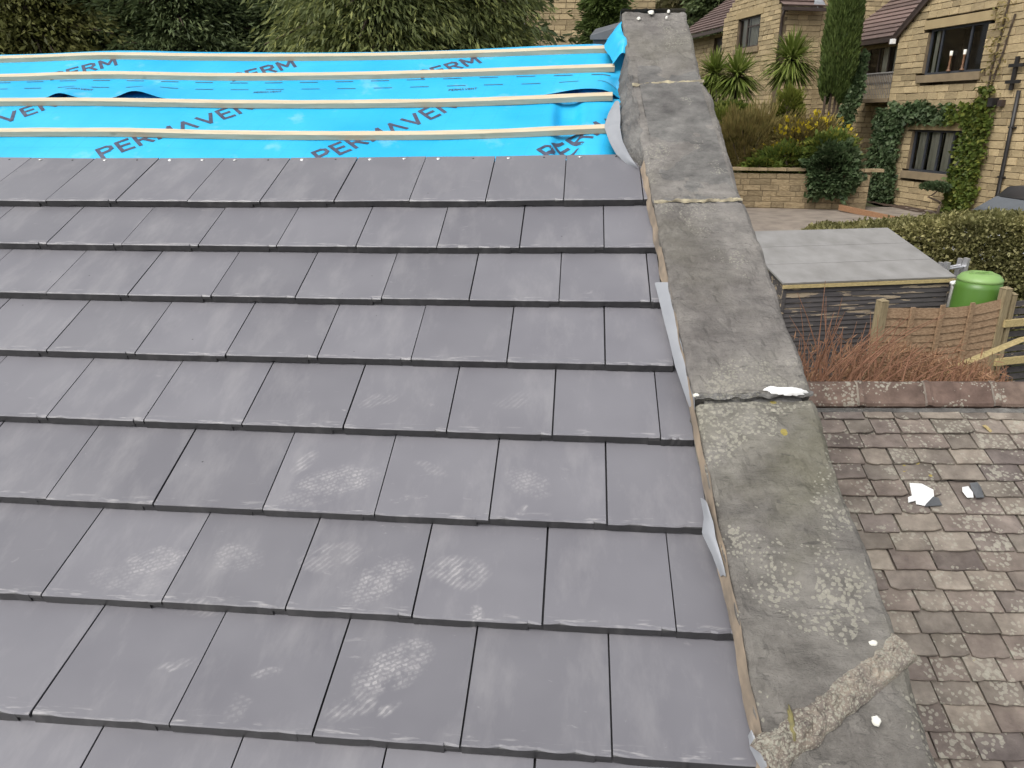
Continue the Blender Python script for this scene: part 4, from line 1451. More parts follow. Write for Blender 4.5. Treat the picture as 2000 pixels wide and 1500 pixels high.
def block_mesh(seed, mat):
    rnd = random.Random(seed)
    cx, cy, cz = .02, .10, .055
    v = []
    for sx in (0, 1):
        for sz in (0, 1):
            for (ix, iy, iz) in ((cx, 0, cz), (0, cy, cz), (cx, cy, 0)):
                j = rnd.uniform(-.008, .008)
                v.append(((ix if sx == 0 else 1 - ix) + j, iy + rnd.uniform(-.12, .12) * (iy == 0), (iz if sz == 0 else 1 - iz) + j))
    for sx in (0, 1):
        for sz in (0, 1):
            v.append((sx, 1.0, sz))
    # index helper: corner (sx,sz) -> 0 front, 1 side, 2 cap
    c = lambda sx, sz, k: (sx * 2 + sz) * 3 + k
    bk = lambda sx, sz: 12 + sx * 2 + sz
    f = [(c(0, 0, 0), c(1, 0, 0), c(1, 1, 0), c(0, 1, 0)),
         (c(0, 0, 0), c(0, 1, 0), c(0, 1, 1), c(0, 0, 1)), (c(1, 0, 0), c(1, 0, 1), c(1, 1, 1), c(1, 1, 0)),
         (c(0, 0, 0), c(0, 0, 2), c(1, 0, 2), c(1, 0, 0)), (c(0, 1, 0), c(1, 1, 0), c(1, 1, 2), c(0, 1, 2)),
         (c(0, 0, 0), c(0, 0, 1), c(0, 0, 2)), (c(1, 0, 0), c(1, 0, 2), c(1, 0, 1)), (c(0, 1, 0), c(0, 1, 2), c(0, 1, 1)), (c(1, 1, 0), c(1, 1, 1), c(1, 1, 2)),
         (c(0, 0, 1), c(0, 1, 1), bk(0, 1), bk(0, 0)), (c(1, 0, 1), bk(1, 0), bk(1, 1), c(1, 1, 1)),
         (c(0, 0, 2), bk(0, 0), bk(1, 0), c(1, 0, 2)), (c(0, 1, 2), c(1, 1, 2), bk(1, 1), bk(0, 1))]
    return mesh('block', v, f, mat)


BLK = {M_BLOCK: [block_mesh(k, M_BLOCK) for k in range(6)], M_OLDWALL: [block_mesh(40 + k, M_OLDWALL) for k in range(6)]}


class Wall:
    """stone wall face: origin o (z=0), direction u, outward normal n"""
    def __init__(s, o, u):
        s.o = np.array([o[0], o[1], 0.0]); s.u = np.array(u, float)
        s.n = np.cross(s.u, UP)          # outwards

    def p(s, a, z, d=0.0): return s.o + s.u * a + UP * z + s.n * d

    def build(s, parent, a0, a1, z0, top, openings=(), vis=lambda a, z: True, mat=None, course=.155, budget=280, lo=.22, hi=.52, name='block'):
        mat = mat or M_BLOCK
        back = MB(); stuff = MB(); used = 0
        z = z0; r = 0
        while True:
            hgt = course * rb.uniform(.85, 1.15)
            zm = z + hgt / 2
            lo_a, hi_a = top(zm, a0, a1)
            if hi_a - lo_a < .15: break
            iv = [(lo_a, hi_a)]
            for (oa, ob, oz0, oz1) in openings:
                if oz0 < zm < oz1:
                    nv = []
                    for (p_, q_) in iv:
                        if ob <= p_ or oa >= q_: nv.append((p_, q_)); continue
                        if oa - p_ > .03: nv.append((p_, oa))
                        if q_ - ob > .03: nv.append((ob, q_))
                    iv = nv
            for (p_, q_) in iv:
                back.add([s.p(p_, z, -.014), s.p(q_, z, -.014), s.p(q_, z + hgt, -.014), s.p(p_, z + hgt, -.014)], [(0, 1, 2, 3)])
                back.add([s.p(p_, z, -.014), s.p(p_, z + hgt, -.014), s.p(p_, z + hgt, -.25), s.p(p_, z, -.25)], [(0, 1, 2, 3)])
                back.add([s.p(q_, z, -.014), s.p(q_, z, -.25), s.p(q_, z + hgt, -.25), s.p(q_, z + hgt, -.014)], [(0, 1, 2, 3)])
                a = p_
                while a < q_ - .02:
                    w_ = rb.uniform(lo, hi)
                    if q_ - (a + w_) < lo * .6: w_ = q_ - a
                    w_ = min(w_, q_ - a)
                    g = .006
                    o = s.p(a + g, z + g, rb.uniform(-.004, .006))
                    X, Y, Z = s.u * (w_ - 2 * g), -s.n * .10, UP * (hgt - 2 * g)
                    M = Matrix(((X[0], Y[0], Z[0], o[0]), (X[1], Y[1], Z[1], o[1]), (X[2], Y[2], Z[2], o[2]), (0, 0, 0, 1)))
                    me = rb.choice(BLK[mat])
                    if used < budget and vis(a + w_ / 2, zm):
                        inst(name, me, M, parent); used += 1
                    else:
                        nv = len(stuff.v)
                        stuff.add([np.array(M @ v_.co) for v_ in me.vertices], [tuple(p2.vertices) for p2 in me.polygons])
                    a += w_
            z += hgt; r += 1
        back.part('wall', M_MORTAR, parent)
        if stuff.v:
            props(stuff.part('more_blocks', mat, parent), kind='stuff')

    def window(s, parent, a0, a1, z0, z1, mull=(), fm=None, fw=.055, trans=None, curtain=None, sill=True, lintel=True, depth=.11, lh=.20):
        fm = fm or M_FRAME
        mb = MB()
        d = -depth
        for (x0, x1, y0, y1) in ((a0, a0 + fw, z0, z1), (a1 - fw, a1, z0, z1), (a0 + fw, a1 - fw, z0, z0 + fw), (a0 + fw, a1 - fw, z1 - fw, z1)):
            mb.box(s.p((x0 + x1) / 2, (y0 + y1) / 2, d), s.u, UP, s.n, (x1 - x0) / 2, (y1 - y0) / 2, .03)
        w = mb.part('window', fm, parent)
        for q in mull:
            MB().box(s.p(q, (z0 + z1) / 2, d), s.u, UP, s.n, fw * .42, (z1 - z0) / 2 - fw, .028).part('mullion', fm, w)
        if trans:
            for (qa, qb, qz) in trans:
                MB().box(s.p((qa + qb) / 2, qz, d), s.u, UP, s.n, (qb - qa) / 2, fw * .4, .026).part('transom', fm, w)
        edges = [a0 + fw] + list(mull) + [a1 - fw]
        for e0, e1 in zip(edges[:-1], edges[1:]):
            MB().add([s.p(e0, z0 + fw, d), s.p(e1, z0 + fw, d), s.p(e1, z1 - fw, d), s.p(e0, z1 - fw, d)], [(0, 1, 2, 3)]).part('pane', M_GLASS, w)
        # room behind
        rmz = MB()
        q = [s.p(a0 - .05, z0 - .05, d - .04), s.p(a1 + .05, z0 - .05, d - .04), s.p(a1 + .05, z1 + .05, d - .04), s.p(a0 - .05, z1 + .05, d - .04)]
        bq = [x - s.n * .9 for x in q]
        rmz.add(q + bq, [(4, 5, 6, 7), (0, 1, 5, 4), (1, 2, 6, 5), (2, 3, 7, 6), (3, 0, 4, 7)]).part('room', M_ROOM, w)
        if curtain:
            for (ca, cb) in curtain:
                n_ = 24
                MB().grid(lambda t, k: s.p(lerp(ca, cb, t), lerp(z0 + .03, z1 - .03, k), d - .09 - .02 * math.sin(t * 30 * (cb - ca))), np.linspace(0, 1, n_), (0, 1)).part('curtain', M_CURTAIN, w, True)
        if sill:
            MB().box(s.p((a0 + a1) / 2, z0 - .09, -.06), s.u, UP, s.n, (a1 - a0) / 2 + .12, .088, .115).part('window_sill', M_SILL, parent)
        if lintel:
            MB().box(s.p((a0 + a1) / 2, z1 + lh / 2 + .003, -.046), s.u, UP, s.n, (a1 - a0) / 2 + .18, lh / 2, .06).part('lintel', M_LINTEL, parent)
        return w


# --- gable house with the ivy
A0 = np.array([8.35, 20.16, 0])
hA = thing('stone_house', A0 - D1 * 3 + UP * -1.5, 'buff stone gable house with ivy round its lower window, at the right', 'house')
WA = Wall(A0, -D1)
AW = 7.2
PITCH = math.tan(R(38))


def gableA(z, a0, a1):
    if z < 2.82: return a0, a1
    k = (z - 2.82) / PITCH * 1.0
    return a0 + k, a1 - k


opA = [(1.08, 2.97, 1.62, 2.86), (.88, 3.16, 1.63, 1.80), (.92, 3.14, 2.855, 3.06), (1.12, 2.95, -.52, .50), (.98, 3.10, -.70, -.52), (.95, 3.12, .50, .72)]
WA.build(hA, 0, AW, -1.52, gableA, opA, vis=lambda a, z: a < 5.0 and z < 3.7 and not (z < 1.0 and (a < .9 or 2.95 < a < 3.8)) and not (.72 < z < 1.15 and a < 3.8))
wA1 = WA.window(hA, 1.10, 2.95, 1.80, 2.855, mull=(1.50, 2.42), curtain=[(1.16, 1.30)], lh=.205)
wA2 = WA.window(hA, 1.14, 2.93, -.52, .50, mull=(1.60, 2.06, 2.50), curtain=[(1.2, 1.58), (1.64, 2.04), (2.1, 2.48), (2.55, 2.88)], lh=.215)
# reveal backing, roof and verge of the gable
mb = MB()
apx = AW / 2
zt = 2.82 + apx * PITCH
for s_ in (0, 1):
    e0 = WA.p(-.25 if s_ == 0 else AW + .25, 2.82 - .25 * PITCH + .10, .10); e1 = WA.p(apx, zt + .10, .10)
    mb.add([e0, e1, e1 + D2 * 7, e0 + D2 * 7, e0 - UP * .1, e1 - UP * .1, e1 + D2 * 7 - UP * .1, e0 + D2 * 7 - UP * .1], [(0, 1, 2, 3), (0, 4, 5, 1), (4, 7, 6, 5), (0, 3, 7, 4)])
mb.part('roof', M_ROOFTILE, hA)
MB().beam(WA.p(-.22, 2.82 - .22 * PITCH + .02, .075), WA.p(apx, zt + .02, .075), .05, .16).part('bargeboard', M_FRAMEBR, hA)
MB().beam(WA.p(AW + .22, 2.82 - .22 * PITCH + .02, .075), WA.p(apx, zt + .02, .075), .05, .16).part('bargeboard', M_FRAMEBR, hA)
MB().add([WA.p(0, -1.5, -.2), WA.p(0, 2.8, -.2), WA.p(0, 2.8, -7), WA.p(0, -1.5, -7)], [(0, 1, 2, 3)]).part('side_wall', M_MORTAR, hA)
MB().box(WA.p(-.06, 2.68, .12), WA.u, UP, WA.n, .055, .06, .05).part('alarm_box', M_WHITE, hA)
# down pipe and its iron bracket
MB().tube([WA.p(4.28, 1.35, .07), WA.p(4.30, .2, .07), WA.p(4.32, -1.1, .07), WA.p(4.40, -1.22, .09)], .042, 10).part('downpipe', M_BLACKPIPE, hA, True)
mb = MB()
for z in (.6, -.45): mb.box(WA.p(4.30, z, .05), WA.u, UP, WA.n, .07, .018, .05)
mb.part('pipe_clips', M_BLACKPIPE, hA)
orn = thing('iron_wall_ornament', WA.p(4.05, 1.4, .05), 'black iron cross shaped bracket on the stone wall above the downpipe', 'bracket')
MB().box(WA.p(4.04, 1.70, .05), WA.u, UP, WA.n, .040, .34, .025).part('upright', M_BLACKPIPE, orn)
for z in (1.86, 1.53):
    MB().box(WA.p(4.08, z, .085), WA.u, UP, WA.n, .19, .035, .02).part('crossbar', M_BLACKPIPE, orn)
lampb = thing('wall_lamp', WA.p(3.72, 1.10, .06), 'small dark wall lamp at the ivy top beside the gable window', 'lamp')
MB().box(WA.p(3.66, 1.12, .09), WA.u, UP, WA.n, .07, .09, .08).part('housing', M_BLACKPIPE, lampb)
MB().box(WA.p(3.86, 1.10, .05), WA.u, UP, WA.n, .06, .07, .05).part('sensor', M_FRAMEBR, lampb)
# candlesticks on the window ledge
for (a_, lb_) in ((1.93, 'left white candle on turned wooden stick in the upper gable window'), (2.36, 'right white candle on turned wooden stick in the upper gable window')):
    ct = thing('candlestick', WA.p(a_, 1.86, -.06), lb_, 'candlestick', 'candlesticks in the gable window')
    c0 = WA.p(a_, 0, -.055)
    MB().lathe(c0, [(.05, 1.856), (.05, 1.88), (.022, 1.90), (.032, 1.95), (.018, 1.99), (.03, 2.06), (.018, 2.12), (.03, 2.18), (.035, 2.20)], 10).part('stick', M_STICK, ct, True)
    MB().lathe(c0, [(.034, 2.20), (.036, 2.30), (.030, 2.305)], 10).part('candle', M_CANDLE, ct, True)

# --- recessed wing
B0 = A0 + D2 * 1.25
WB = Wall(B0, -D1)
opB = [(-3.95, -.1, 1.95, 2.80)]
hB = thing('house_wing', B0 + D1 * 2 + UP * -1.5, 'recessed stone wing with brown tiled roof and dark glazing left of the gable house', 'house')
WB.build(hB, -4.15, 0.4, -1.0, lambda z, a, b: (a, b) if z < 2.85 else (a, a), opB, vis=lambda a, z: a < -.6 and z > .0, budget=120)
wB = WB.window(hB, -3.95, -.15, 1.95, 2.80, mull=(-3.4, -3.0, -2.55, -2.1, -1.65, -1.2, -.7), fm=M_FRAMEBR, curtain=[(-3.9, -3.45), (-2.5, -2.2), (-2.0, -1.7), (-1.6, -1.3)], lintel=False)
# roof of the wing: courses of tiles
ev0, ev1 = WB.p(-4.25, 2.93, .38), WB.p(.9, 2.93, .38)
rd = D2 * math.cos(R(36)) + UP * math.sin(R(36))
rn = np.cross(-D1, rd)
for k in range(16):
    a_ = ev0 + rd * .235 * k; b_ = ev1 + rd * .235 * k
    nn_ = -D2 * math.sin(R(36)) + UP * math.cos(R(36))
    mb = MB()
    mb.add([a_ + nn_ * .05, b_ + nn_ * .05, b_ + rd * .25 + nn_ * .012, a_ + rd * .25 + nn_ * .012, a_ + nn_ * .008, b_ + nn_ * .008], [(0, 1, 2, 3), (4, 5, 1, 0), (0, 3, 4)])
    mb.part('tile_course', M_ROOFTILE, hB)
MB().box((ev0 + ev1) / 2 + UP * -.06 + D2 * .02, D1, D2, UP, 2.6, .05, .055).part('gutter', M_FRAMEBR, hB)
MB().add([ev0 - UP * .1, ev1 - UP * .1, ev1 + D2 * .4 - UP * .1, ev0 + D2 * .4 - UP * .1], [(0, 1, 2, 3)]).part('soffit', M_FRAMEBR, hB)
MB().add([WB.p(-4.15, -1, 0), WB.p(-4.15, 2.85, 0), WB.p(-4.15, 5.4, -3.4), WB.p(-4.15, -1, -3.4)], [(0, 1, 2, 3)]).part('side_wall', M_MORTAR, hB)
# balcony rail
rl = thing('balcony_railing', WB.p(-1.8, 1.2, .6), 'grey balcony railing with thin pale handrail below the wing glazing', 'railing')
MB().tube([WB.p(-2.75, 1.98, .55), WB.p(-.6, 1.98, .55)], .025, 8).part('handrail', M_PIPEGREY, rl)
for k in range(28):
    a_ = -2.7 + k * .075
    MB().tube([WB.p(a_, 1.30, .55), WB.p(a_, 1.97, .55)], .012, 5).part('baluster', M_PIPEGREY, rl)
MB().box(WB.p(-1.7, 1.25, .4), WB.u, UP, WB.n, 1.05, .05, .4).part('floor_slab', M_SILL, rl)

# --- left house with the raised garden
C0 = np.array([6.26, 24.44, 0])
hC = thing('corner_stone_house', C0 + UP * .4, 'buff stone corner house with brown framed window behind the spiky palms', 'house')
WC = Wall(C0, -D1)
WF = Wall(C0, D2)


def gableC(z, a0, a1):
    if z < 4.1: return a0, a1
    k = (z - 4.1) / .75
    return a0 + k, a1 - k


WC.build(hC, -3.94, 0, -.4, gableC, [(-2.82, -1.27, 3.02, 4.0), (-3.0, -1.1, 4.0, 4.2), (-2.9, -1.2, 2.90, 3.03)], vis=lambda a, z: z > .6 and z < 4.6, budget=220, course=.15)
WC.window(hC, -2.80, -1.28, 3.04, 3.995, mull=(-2.25, ), trans=[(-2.2, -1.33, 3.70)], fm=M_FRAMEBR, curtain=[(-2.75, -2.3), (-2.2, -1.7)], lh=.2)
WF.build(hC, .16, 1.45, -.4, lambda z, a, b: (a, b) if z < 4.0 else (a, a), vis=lambda a, z: z > .2, budget=150, course=.15)
WF.build(hC, 1.45, 5.2, -.4, lambda z, a, b: (a, b) if z < 6.2 else (a, a), vis=lambda a, z: 2.0 < a < 3.4 and z > 3.2, budget=40, course=.15)
for k in range(8):
    a_ = WF.p(-.1, 4.05, .25) + (D1 * .8 + UP * .6) * .24 * k; b_ = WF.p(1.42, 4.05, .25) + (D1 * .8 + UP * .6) * .24 * k
    nn_ = -D1 * .6 + UP * .8
    MB().add([a_ + nn_ * .05, b_ + nn_ * .05, b_ + (D1 * .8 + UP * .6) * .26, a_ + (D1 * .8 + UP * .6) * .26, a_, b_], [(0, 1, 2, 3), (4, 5, 1, 0)]).part('tile_course', M_ROOFTILE, hC)
MB().box(WF.p(.66, 3.97, .28), D2, D1, UP, .77, .05, .05).part('gutter', M_FRAMEBR, hC)
MB().add([WF.p(.95, 4.10, .24), WF.p(1.36, 4.10, .24), WF.p(1.28, 4.32, .02), WF.p(1.05, 4.32, .02), WF.p(1.0, 4.2, .20), WF.p(1.33, 4.2, .2)], [(0, 1, 5, 4), (4, 5, 2, 3)]).part('lead_apron', M_FLASH, hC)
MB().tube([WF.p(.02, 3.95, .2), WF.p(.04, 3.75, .05), WF.p(.04, 3.3, .05), WF.p(.04, 2.0, .05)], .04, 8).part('downpipe', M_FRAMEBR, hC, True)
# garage wing
WG = Wall(C0 - D2 * -.7, -D1)
hG = thing('garage_wing', WG.p(-6, .6), 'low garage wing with dark door and brown roof beyond the palms', 'garage')
WG.build(hG, -8.4, -3.9, .4, lambda z, a, b: (a, b) if z < 3.9 else (a, a), [(-6.1, -4.9, .4, 3.75), (-4.55, -4.05, 2.9, 3.75)], vis=lambda a, z: z > 2.2 and a > -7, budget=60)
MB().box(WG.p(-5.5, 2.1, -.15), WG.u, UP, WG.n, .62, 1.68, .03).part('door', M_FRAMEBR, hG)
WG.window(hG, -4.53, -4.07, 2.92, 3.74, fm=M_FRAME, sill=False, lintel=False)
for k in range(12):
    a_ = WG.p(-8.6, 3.92, .55) + (D2 * .82 + UP * .57) * .24 * k; b_ = WG.p(-3.92, 3.92, .55) + (D2 * .82 + UP * .57) * .24 * k
    nn_ = -D2 * .57 + UP * .82
    MB().add([a_ + nn_ * .05, b_ + nn_ * .05, b_ + (D2 * .82 + UP * .57) * .26, a_ + (D2 * .82 + UP * .57) * .26, a_, b_], [(0, 1, 2, 3), (4, 5, 1, 0)]).part('tile_course', M_ROOFTILE, hG)
MB().box(WG.p(-6.2, 3.84, .5), WG.u, UP, WG.n, 2.35, .06, .05).part('gutter', M_FRAMEBR, hG)

# --- stone house glimpsed behind the conifers by the coping top
Dp = at(1120, 60, 24.0)
hD = thing('far_stone_house', (Dp[0], Dp[1], -1), 'buff stone house glimpsed between conifers above the ridge', 'house')
WD = Wall((Dp[0] - 1.6, Dp[1], 0), (1, 0, 0))
WD.build(hD, 0, 4.2, -1, lambda z, a, b: (a, b) if z < 5.4 else (a, a), vis=lambda a, z: .8 < a < 2.9 and z > 2.2, budget=140, course=.16)
MB().box(WD.p(2.1, 5.5, -1), (1, 0, 0), (0, 1, 0), UP, 2.3, 1.3, .12).part('roof', M_ROOFTILE, hD)
Ep = at(230, 0, 21.0)
hE = thing('far_tiled_house', (Ep[0], Ep[1], -1), 'house with pinkish stone tiled roof glimpsed through the olive tree', 'house')
for k in range(14):
    z = 2.6 + .17 * k; y = Ep[1] + .20 * k
    MB().add([(Ep[0] - 2.2, y, z + .05), (Ep[0] + 2.2, y, z + .05), (Ep[0] + 2.2, y + .22, z + .19), (Ep[0] - 2.2, y + .22, z + .19), (Ep[0] - 2.2, y, z), (Ep[0] + 2.2, y, z)], [(0, 1, 2, 3), (4, 5, 1, 0)]).part('tile_course', M_PINKROOF, hE)
MB().box((Ep[0], Ep[1] + 1.3, .8), (1, 0, 0), (0, 1, 0), UP, 2.0, 1.1, 1.85).part('wall', M_BLOCK, hE)

# --- garden retaining wall
r0, r1 = at(1690, 410, 18.6), at(1380, 425, 19.4)
RU = (r0 - r1); RU[2] = 0; RL = np.linalg.norm(RU); RU /= RL
gw = thing('retaining_wall', (*r1[:2], -1.5), 'curving low buff stone retaining wall holding the shrub border by the driveway', 'wall')
WR = Wall(r1, RU)
WR.build(gw, 0, RL, -1.66, lambda z, a, b: (a, b) if z < -.50 else (a, a), mat=M_OLDWALL, course=.145, budget=200)
for k in range(9):
    MB().box(WR.p(.25 + k * .46, -.44, -.08), WR.u, UP, WR.n, .222, .035, .14).part('cap_stone', M_OLDWALL, gw)
ed = MB().beam(at(1640, 405, 18.35), at(1800, 440, 16.2), .07, .13).part('timber_edging', M_EDGE, origin=at(1640, 405, 18.3))
props(ed, 'orange brown timber edging board between driveway and soil bed', 'edging')
# ================================================================== PLANTS
def surf_ivy(name, label, regions, wallf, mat, seed, size=.12, parent=None, n_per=700, depth=.10):
    rng = np.random.default_rng(seed)
    P, Dd = [], []
    for (a0, a1, z0, z1) in regions:
        n = int(n_per * (a1 - a0) * (z1 - z0))
        k = 0
        while k < n:
            a, z = rng.uniform(a0, a1), rng.uniform(z0, z1)
            e = min(a - a0, a1 - a, z - z0, z1 - z)
            if e < .14 * (0.6 + nz(a * 4, z * 4, seed)) * rng.random() * 2: n -= 0; k += 1; continue
            P.append(wallf.p(a, z, .03 + depth * rng.random() * (1 + nz(a * 3, z * 3, seed + 1))))
            Dd.append(wallf.n * .7 + UP * -.5 + wallf.u * rng.normal(0, .5)); k += 1
    return P, Dd


ivy = thing('wall_ivy', WA.p(2.0, -1.4, .1), 'thick ivy climbing round the lower window of the gable house', 'ivy')
P_, D_ = surf_ivy('', '', [(-.30, .98, .45, 1.12), (.05, .90, -1.45, .6), (-.35, .55, -.6, 0.9), (-.1, 1.0, -1.45, -.5), (.5, 2.6, .62, 1.15), (.2, 1.7, .9, 1.24)], WA, L_IVYD, 3, n_per=900)
leaf_part('dark_leaves', P_, D_, .13, .8, L_IVYD, ivy, 1, .35)
P_, D_ = surf_ivy('', '', [(2.3, 3.75, .62, 1.18), (2.92, 3.80, -1.1, .9), (2.75, 3.72, -1.48, -.2), (2.75, 3.3, -.1, .5), (3.15, 3.6, .9, 1.5)], WA, L_IVYG, 5, n_per=1000)
leaf_part('green_leaves', P_, D_, .11, .75, L_IVYG, ivy, 2, .35)
mb = MB()
for (a_, z0_, a2_, z2_) in ((.6, -1.45, .4, .8), (3.3, -1.45, 3.4, 1.2), (.8, .8, 3.0, .9), (3.35, 1.0, 3.45, 3.2), (3.4, 1.0, 3.7, 2.9), (3.3, -1.2, 3.25, .9)):
    mb.tube([WA.p(lerp(a_, a2_, t) + .07 * nz(t * 5, a_), lerp(z0_, z2_, t), .035) for t in np.linspace(0, 1, 9)], [.022] * 9, 5)
mb.part('stems', M_BARK, ivy)
# thin bare creeper above
P_, D_ = surf_ivy('', '', [(3.05, 3.75, 1.2, 3.4)], WA, L_STRAW, 8, n_per=160, depth=.05)
leaf_part('sparse_creeper', P_, D_, .09, .5, L_STRAW, ivy, 4, .5)


def bush(name, c, rx, ry, rz, n, size, asp, mat, label, cat, seed, dirn=(0, 0, .6), jit=.5, flowers=None, fmat=None, spiky=0.0):
    rng = np.random.default_rng(seed)
    t = thing(name, (c[0], c[1], c[2] - rz), label, cat)
    d = rng.normal(0, 1, (n, 3)); d /= np.linalg.norm(d, axis=1)[:, None]
    rr = rng.uniform(.55, 1.0, n) ** .6
    lump = np.array([1 + .55 * nz(q[0] * 2.2 + seed, q[1] * 2.2, q[2] * 2.2) + .42 * nz(q[0] * 6, q[1] * 6 + seed, q[2] * 6) for q in d])
    P = np.array(c) + d * (rr * lump)[:, None] * np.array([rx, ry, rz])
    leaf_part('foliage', P, d * .8 + np.array(dirn), size, asp, mat, t, seed, jit)
    if flowers:
        k = rng.choice(np.where((d[:, 2] > -.2) & (d[:, 1] < .4))[0], flowers)
        props(leaf_part('flowers', P[k] + d[k] * .10, d[k] + np.array([0, -.3, .5]), size * 1.0, .75, fmat, t, seed + 1, .5), kind='stuff')
    mb = MB()
    for k in range(6):
        a = k * 1.05
        mb.tube([(c[0] + .1 * math.cos(a), c[1] + .1 * math.sin(a), c[2] - rz), (c[0] + rx * .4 * math.cos(a), c[1] + ry * .4 * math.sin(a), c[2]), (c[0] + rx * .6 * math.cos(a), c[1] + ry * .6 * math.sin(a), c[2] + rz * .5)], [.03, .02, .008], 5)
    mb.part('stems', M_BARK, t)
    return t


bush('straw_shrub', at(1466, 284, 20.0), 1.12, .6, .86, 17000, .20, .10, L_STRAW, 'straw brown wispy shrub on top of the retaining wall', 'shrub', 1, (0, 0, 1.2), .3)
bush('lime_shrub', at(1412, 250, 20.6), .5, .5, .45, 3000, .12, .4, L_LIME, 'yellow green shrub half hidden by the coping, left of the straw shrub', 'shrub', 2)
bush('flowering_shrub', at(1578, 288, 19.4), .98, .5, .64, 9500, .13, .3, L_STRAW, 'yellow flowering shrub on the border left of the leaning ivy post', 'shrub', 3, (0, -.2, .5), .5, 260, L_YELLOW)
bush('green_shrub', at(1545, 312, 19.2), .85, .4, .34, 4200, .12, .5, L_IVYG, 'low green shrub spilling at the foot of the yellow flowers', 'shrub', 12)
bush('green_shrub', at(1622, 292, 18.7), .55, .35, .36, 4200, .12, .5, L_IVYG, 'olive green shrub right of the yellow flowers above the dark ivy mound', 'shrub', 16)
bush('trailing_ivy', at(1627, 334, 18.35), .54, .3, .60, 5200, .13, .8, L_IVYD, 'dark ivy mound hanging over the retaining wall', 'ivy', 4, (0, -.6, -.3), .4)
bush('trailing_ivy', at(1490, 326, 19.0), .45, .22, .16, 1400, .12, .8, L_IVYG, 'small green creeper trailing over the wall top below the straw shrub', 'ivy', 14, (0, -.5, -.1), .4)
bush('clipped_hedge', at(1425, 215, 21.3), .62, .4, .20, 5000, .07, .5, L_IVYG, 'low clipped green hedge under the twin palms', 'hedge', 5)
bush('dwarf_conifer', at(1541, 207, 20.4), .34, .32, .42, 3600, .10, .35, L_LIME, 'small bright green conifer below the single palm', 'conifer', 6, (0, 0, .9), .3)


def cordyline(px, py, d, base_z, r, label, seed, n=420):
    rng = np.random.default_rng(seed)
    c = at(px, py, d)
    t = thing('cordyline_palm', (c[0], c[1], base_z), label, 'palm', 'spiky cordyline palms')
    MB().tube([(c[0] + .03, c[1], base_z), (c[0], c[1], (base_z + c[2]) / 2), tuple(c)], [.10, .08, .07], 8).part('trunk', M_BARK, t, True)
    v, f = [], []
    for k in range(n):
        el = math.asin(rng.uniform(-.85, 1)); az = rng.uniform(0, 6.283)
        dv = np.array([math.cos(el) * math.cos(az), math.cos(el) * math.sin(az), math.sin(el)])
        L = r * rng.uniform(.8, 1.15)
        side = np.cross(dv, UP); side /= np.linalg.norm(side) + 1e-6
        w_ = .030
        droop = (.10 + .28 * (1 - abs(dv[2])) ) * L * (1.0 if dv[2] > -.2 else .5)
        pts = [c + dv * L * q - UP * droop * q ** 2.4 for q in (0.03, .35, .7, 1.0)]
        b = len(v)
        for q, wq in zip(pts, (.5, 1, .8, .06)):
            v += [q - side * w_ * wq, q + side * w_ * wq]
        for i in range(3): f.append((b + 2 * i, b + 2 * i + 1, b + 2 * i + 3, b + 2 * i + 2))
    part('blades', v, f, L_PALM, t)
    return t


cordyline(1396, 146, 22.2, .6, .86, 'left of the twin spiky palms, partly behind the coping edge', 11)
cordyline(1440, 150, 21.6, .6, .92, 'right of the twin spiky palms, in front of the brown framed window', 12)
cordyline(1546, 120, 21.0, .3, .98, 'single spiky palm standing alone beside the tall dark cypress', 13, 520)

# tall cypress
cb = at(1620, 265, 20.5)
cyp = thing('columnar_cypress', (cb[0], cb[1], .0), 'tall narrow dark cypress on bare stems before the stone house', 'cypress')
rng = np.random.default_rng(31)
n = 26000
zz = rng.uniform(1.25, 6.6, n)
prof = np.interp(zz, [1.25, 1.6, 2.2, 3.2, 4.5, 6.6], [.22, .40, .47, .45, .38, .08])
aa = rng.uniform(0, 6.283, n)
rr = prof * rng.uniform(.72, 1.0, n) * (1 + .12 * np.array([nz(math.cos(a) * 2, math.sin(a) * 2, z * 1.6) for a, z in zip(aa, zz)]))
xc = np.interp(zz, [1.2, 6.6], [cb[0] + .05, cb[0] + .10])
P_ = np.stack([xc + rr * np.cos(aa), cb[1] + .3 + rr * np.sin(aa), zz + .15 * np.sin(aa * 2)], 1)
leaf_part('foliage', P_, np.stack([np.cos(aa) * .35, np.sin(aa) * .35, np.full(n, 1.0)], 1), .16, .22, L_CYP, cyp, 3, .18)
mb = MB()
for dx in (-.16, -.02, .10, .20):
    mb.tube([(cb[0] + dx * .7, cb[1] + .3, -.2), (cb[0] + dx, cb[1] + .28, .8), (cb[0] + dx * 1.2, cb[1] + .3, 2.2)], [.045, .038, .02], 6)
mb.part('trunk', M_BARK, cyp)

# leaning ivy-clad post
pb, pt = at(1641, 262, 20.0), at(1684, 108, 20.3)
ivp = thing('ivy_clad_post', pb, 'leaning post wrapped in dark ivy before the wing', 'post')
pm = at(1672, 175, 20.1)
MB().tube([pb, (pb + pm) / 2 + (0, 0, -.05), pm, pt], [.07, .06, .05, .03], 7).part('post', M_BARK, ivp)
P_, D_ = [], []
rng = np.random.default_rng(8)
for k in range(2600):
    t = rng.uniform(0, 1)
    c = (pb * (1 - t * 2) + pm * t * 2) if t < .5 else (pm * (2 - 2 * t) + pt * (2 * t - 1))
    o = rng.normal(0, 1, 3); o /= np.linalg.norm(o)
    P_.append(c + o * rng.uniform(.06, .19 if t < .6 else .13)); D_.append(o + (0, 0, -.3))
leaf_part('ivy_leaves', P_, D_, .11, .8, L_IVYD, ivp, 6, .4)

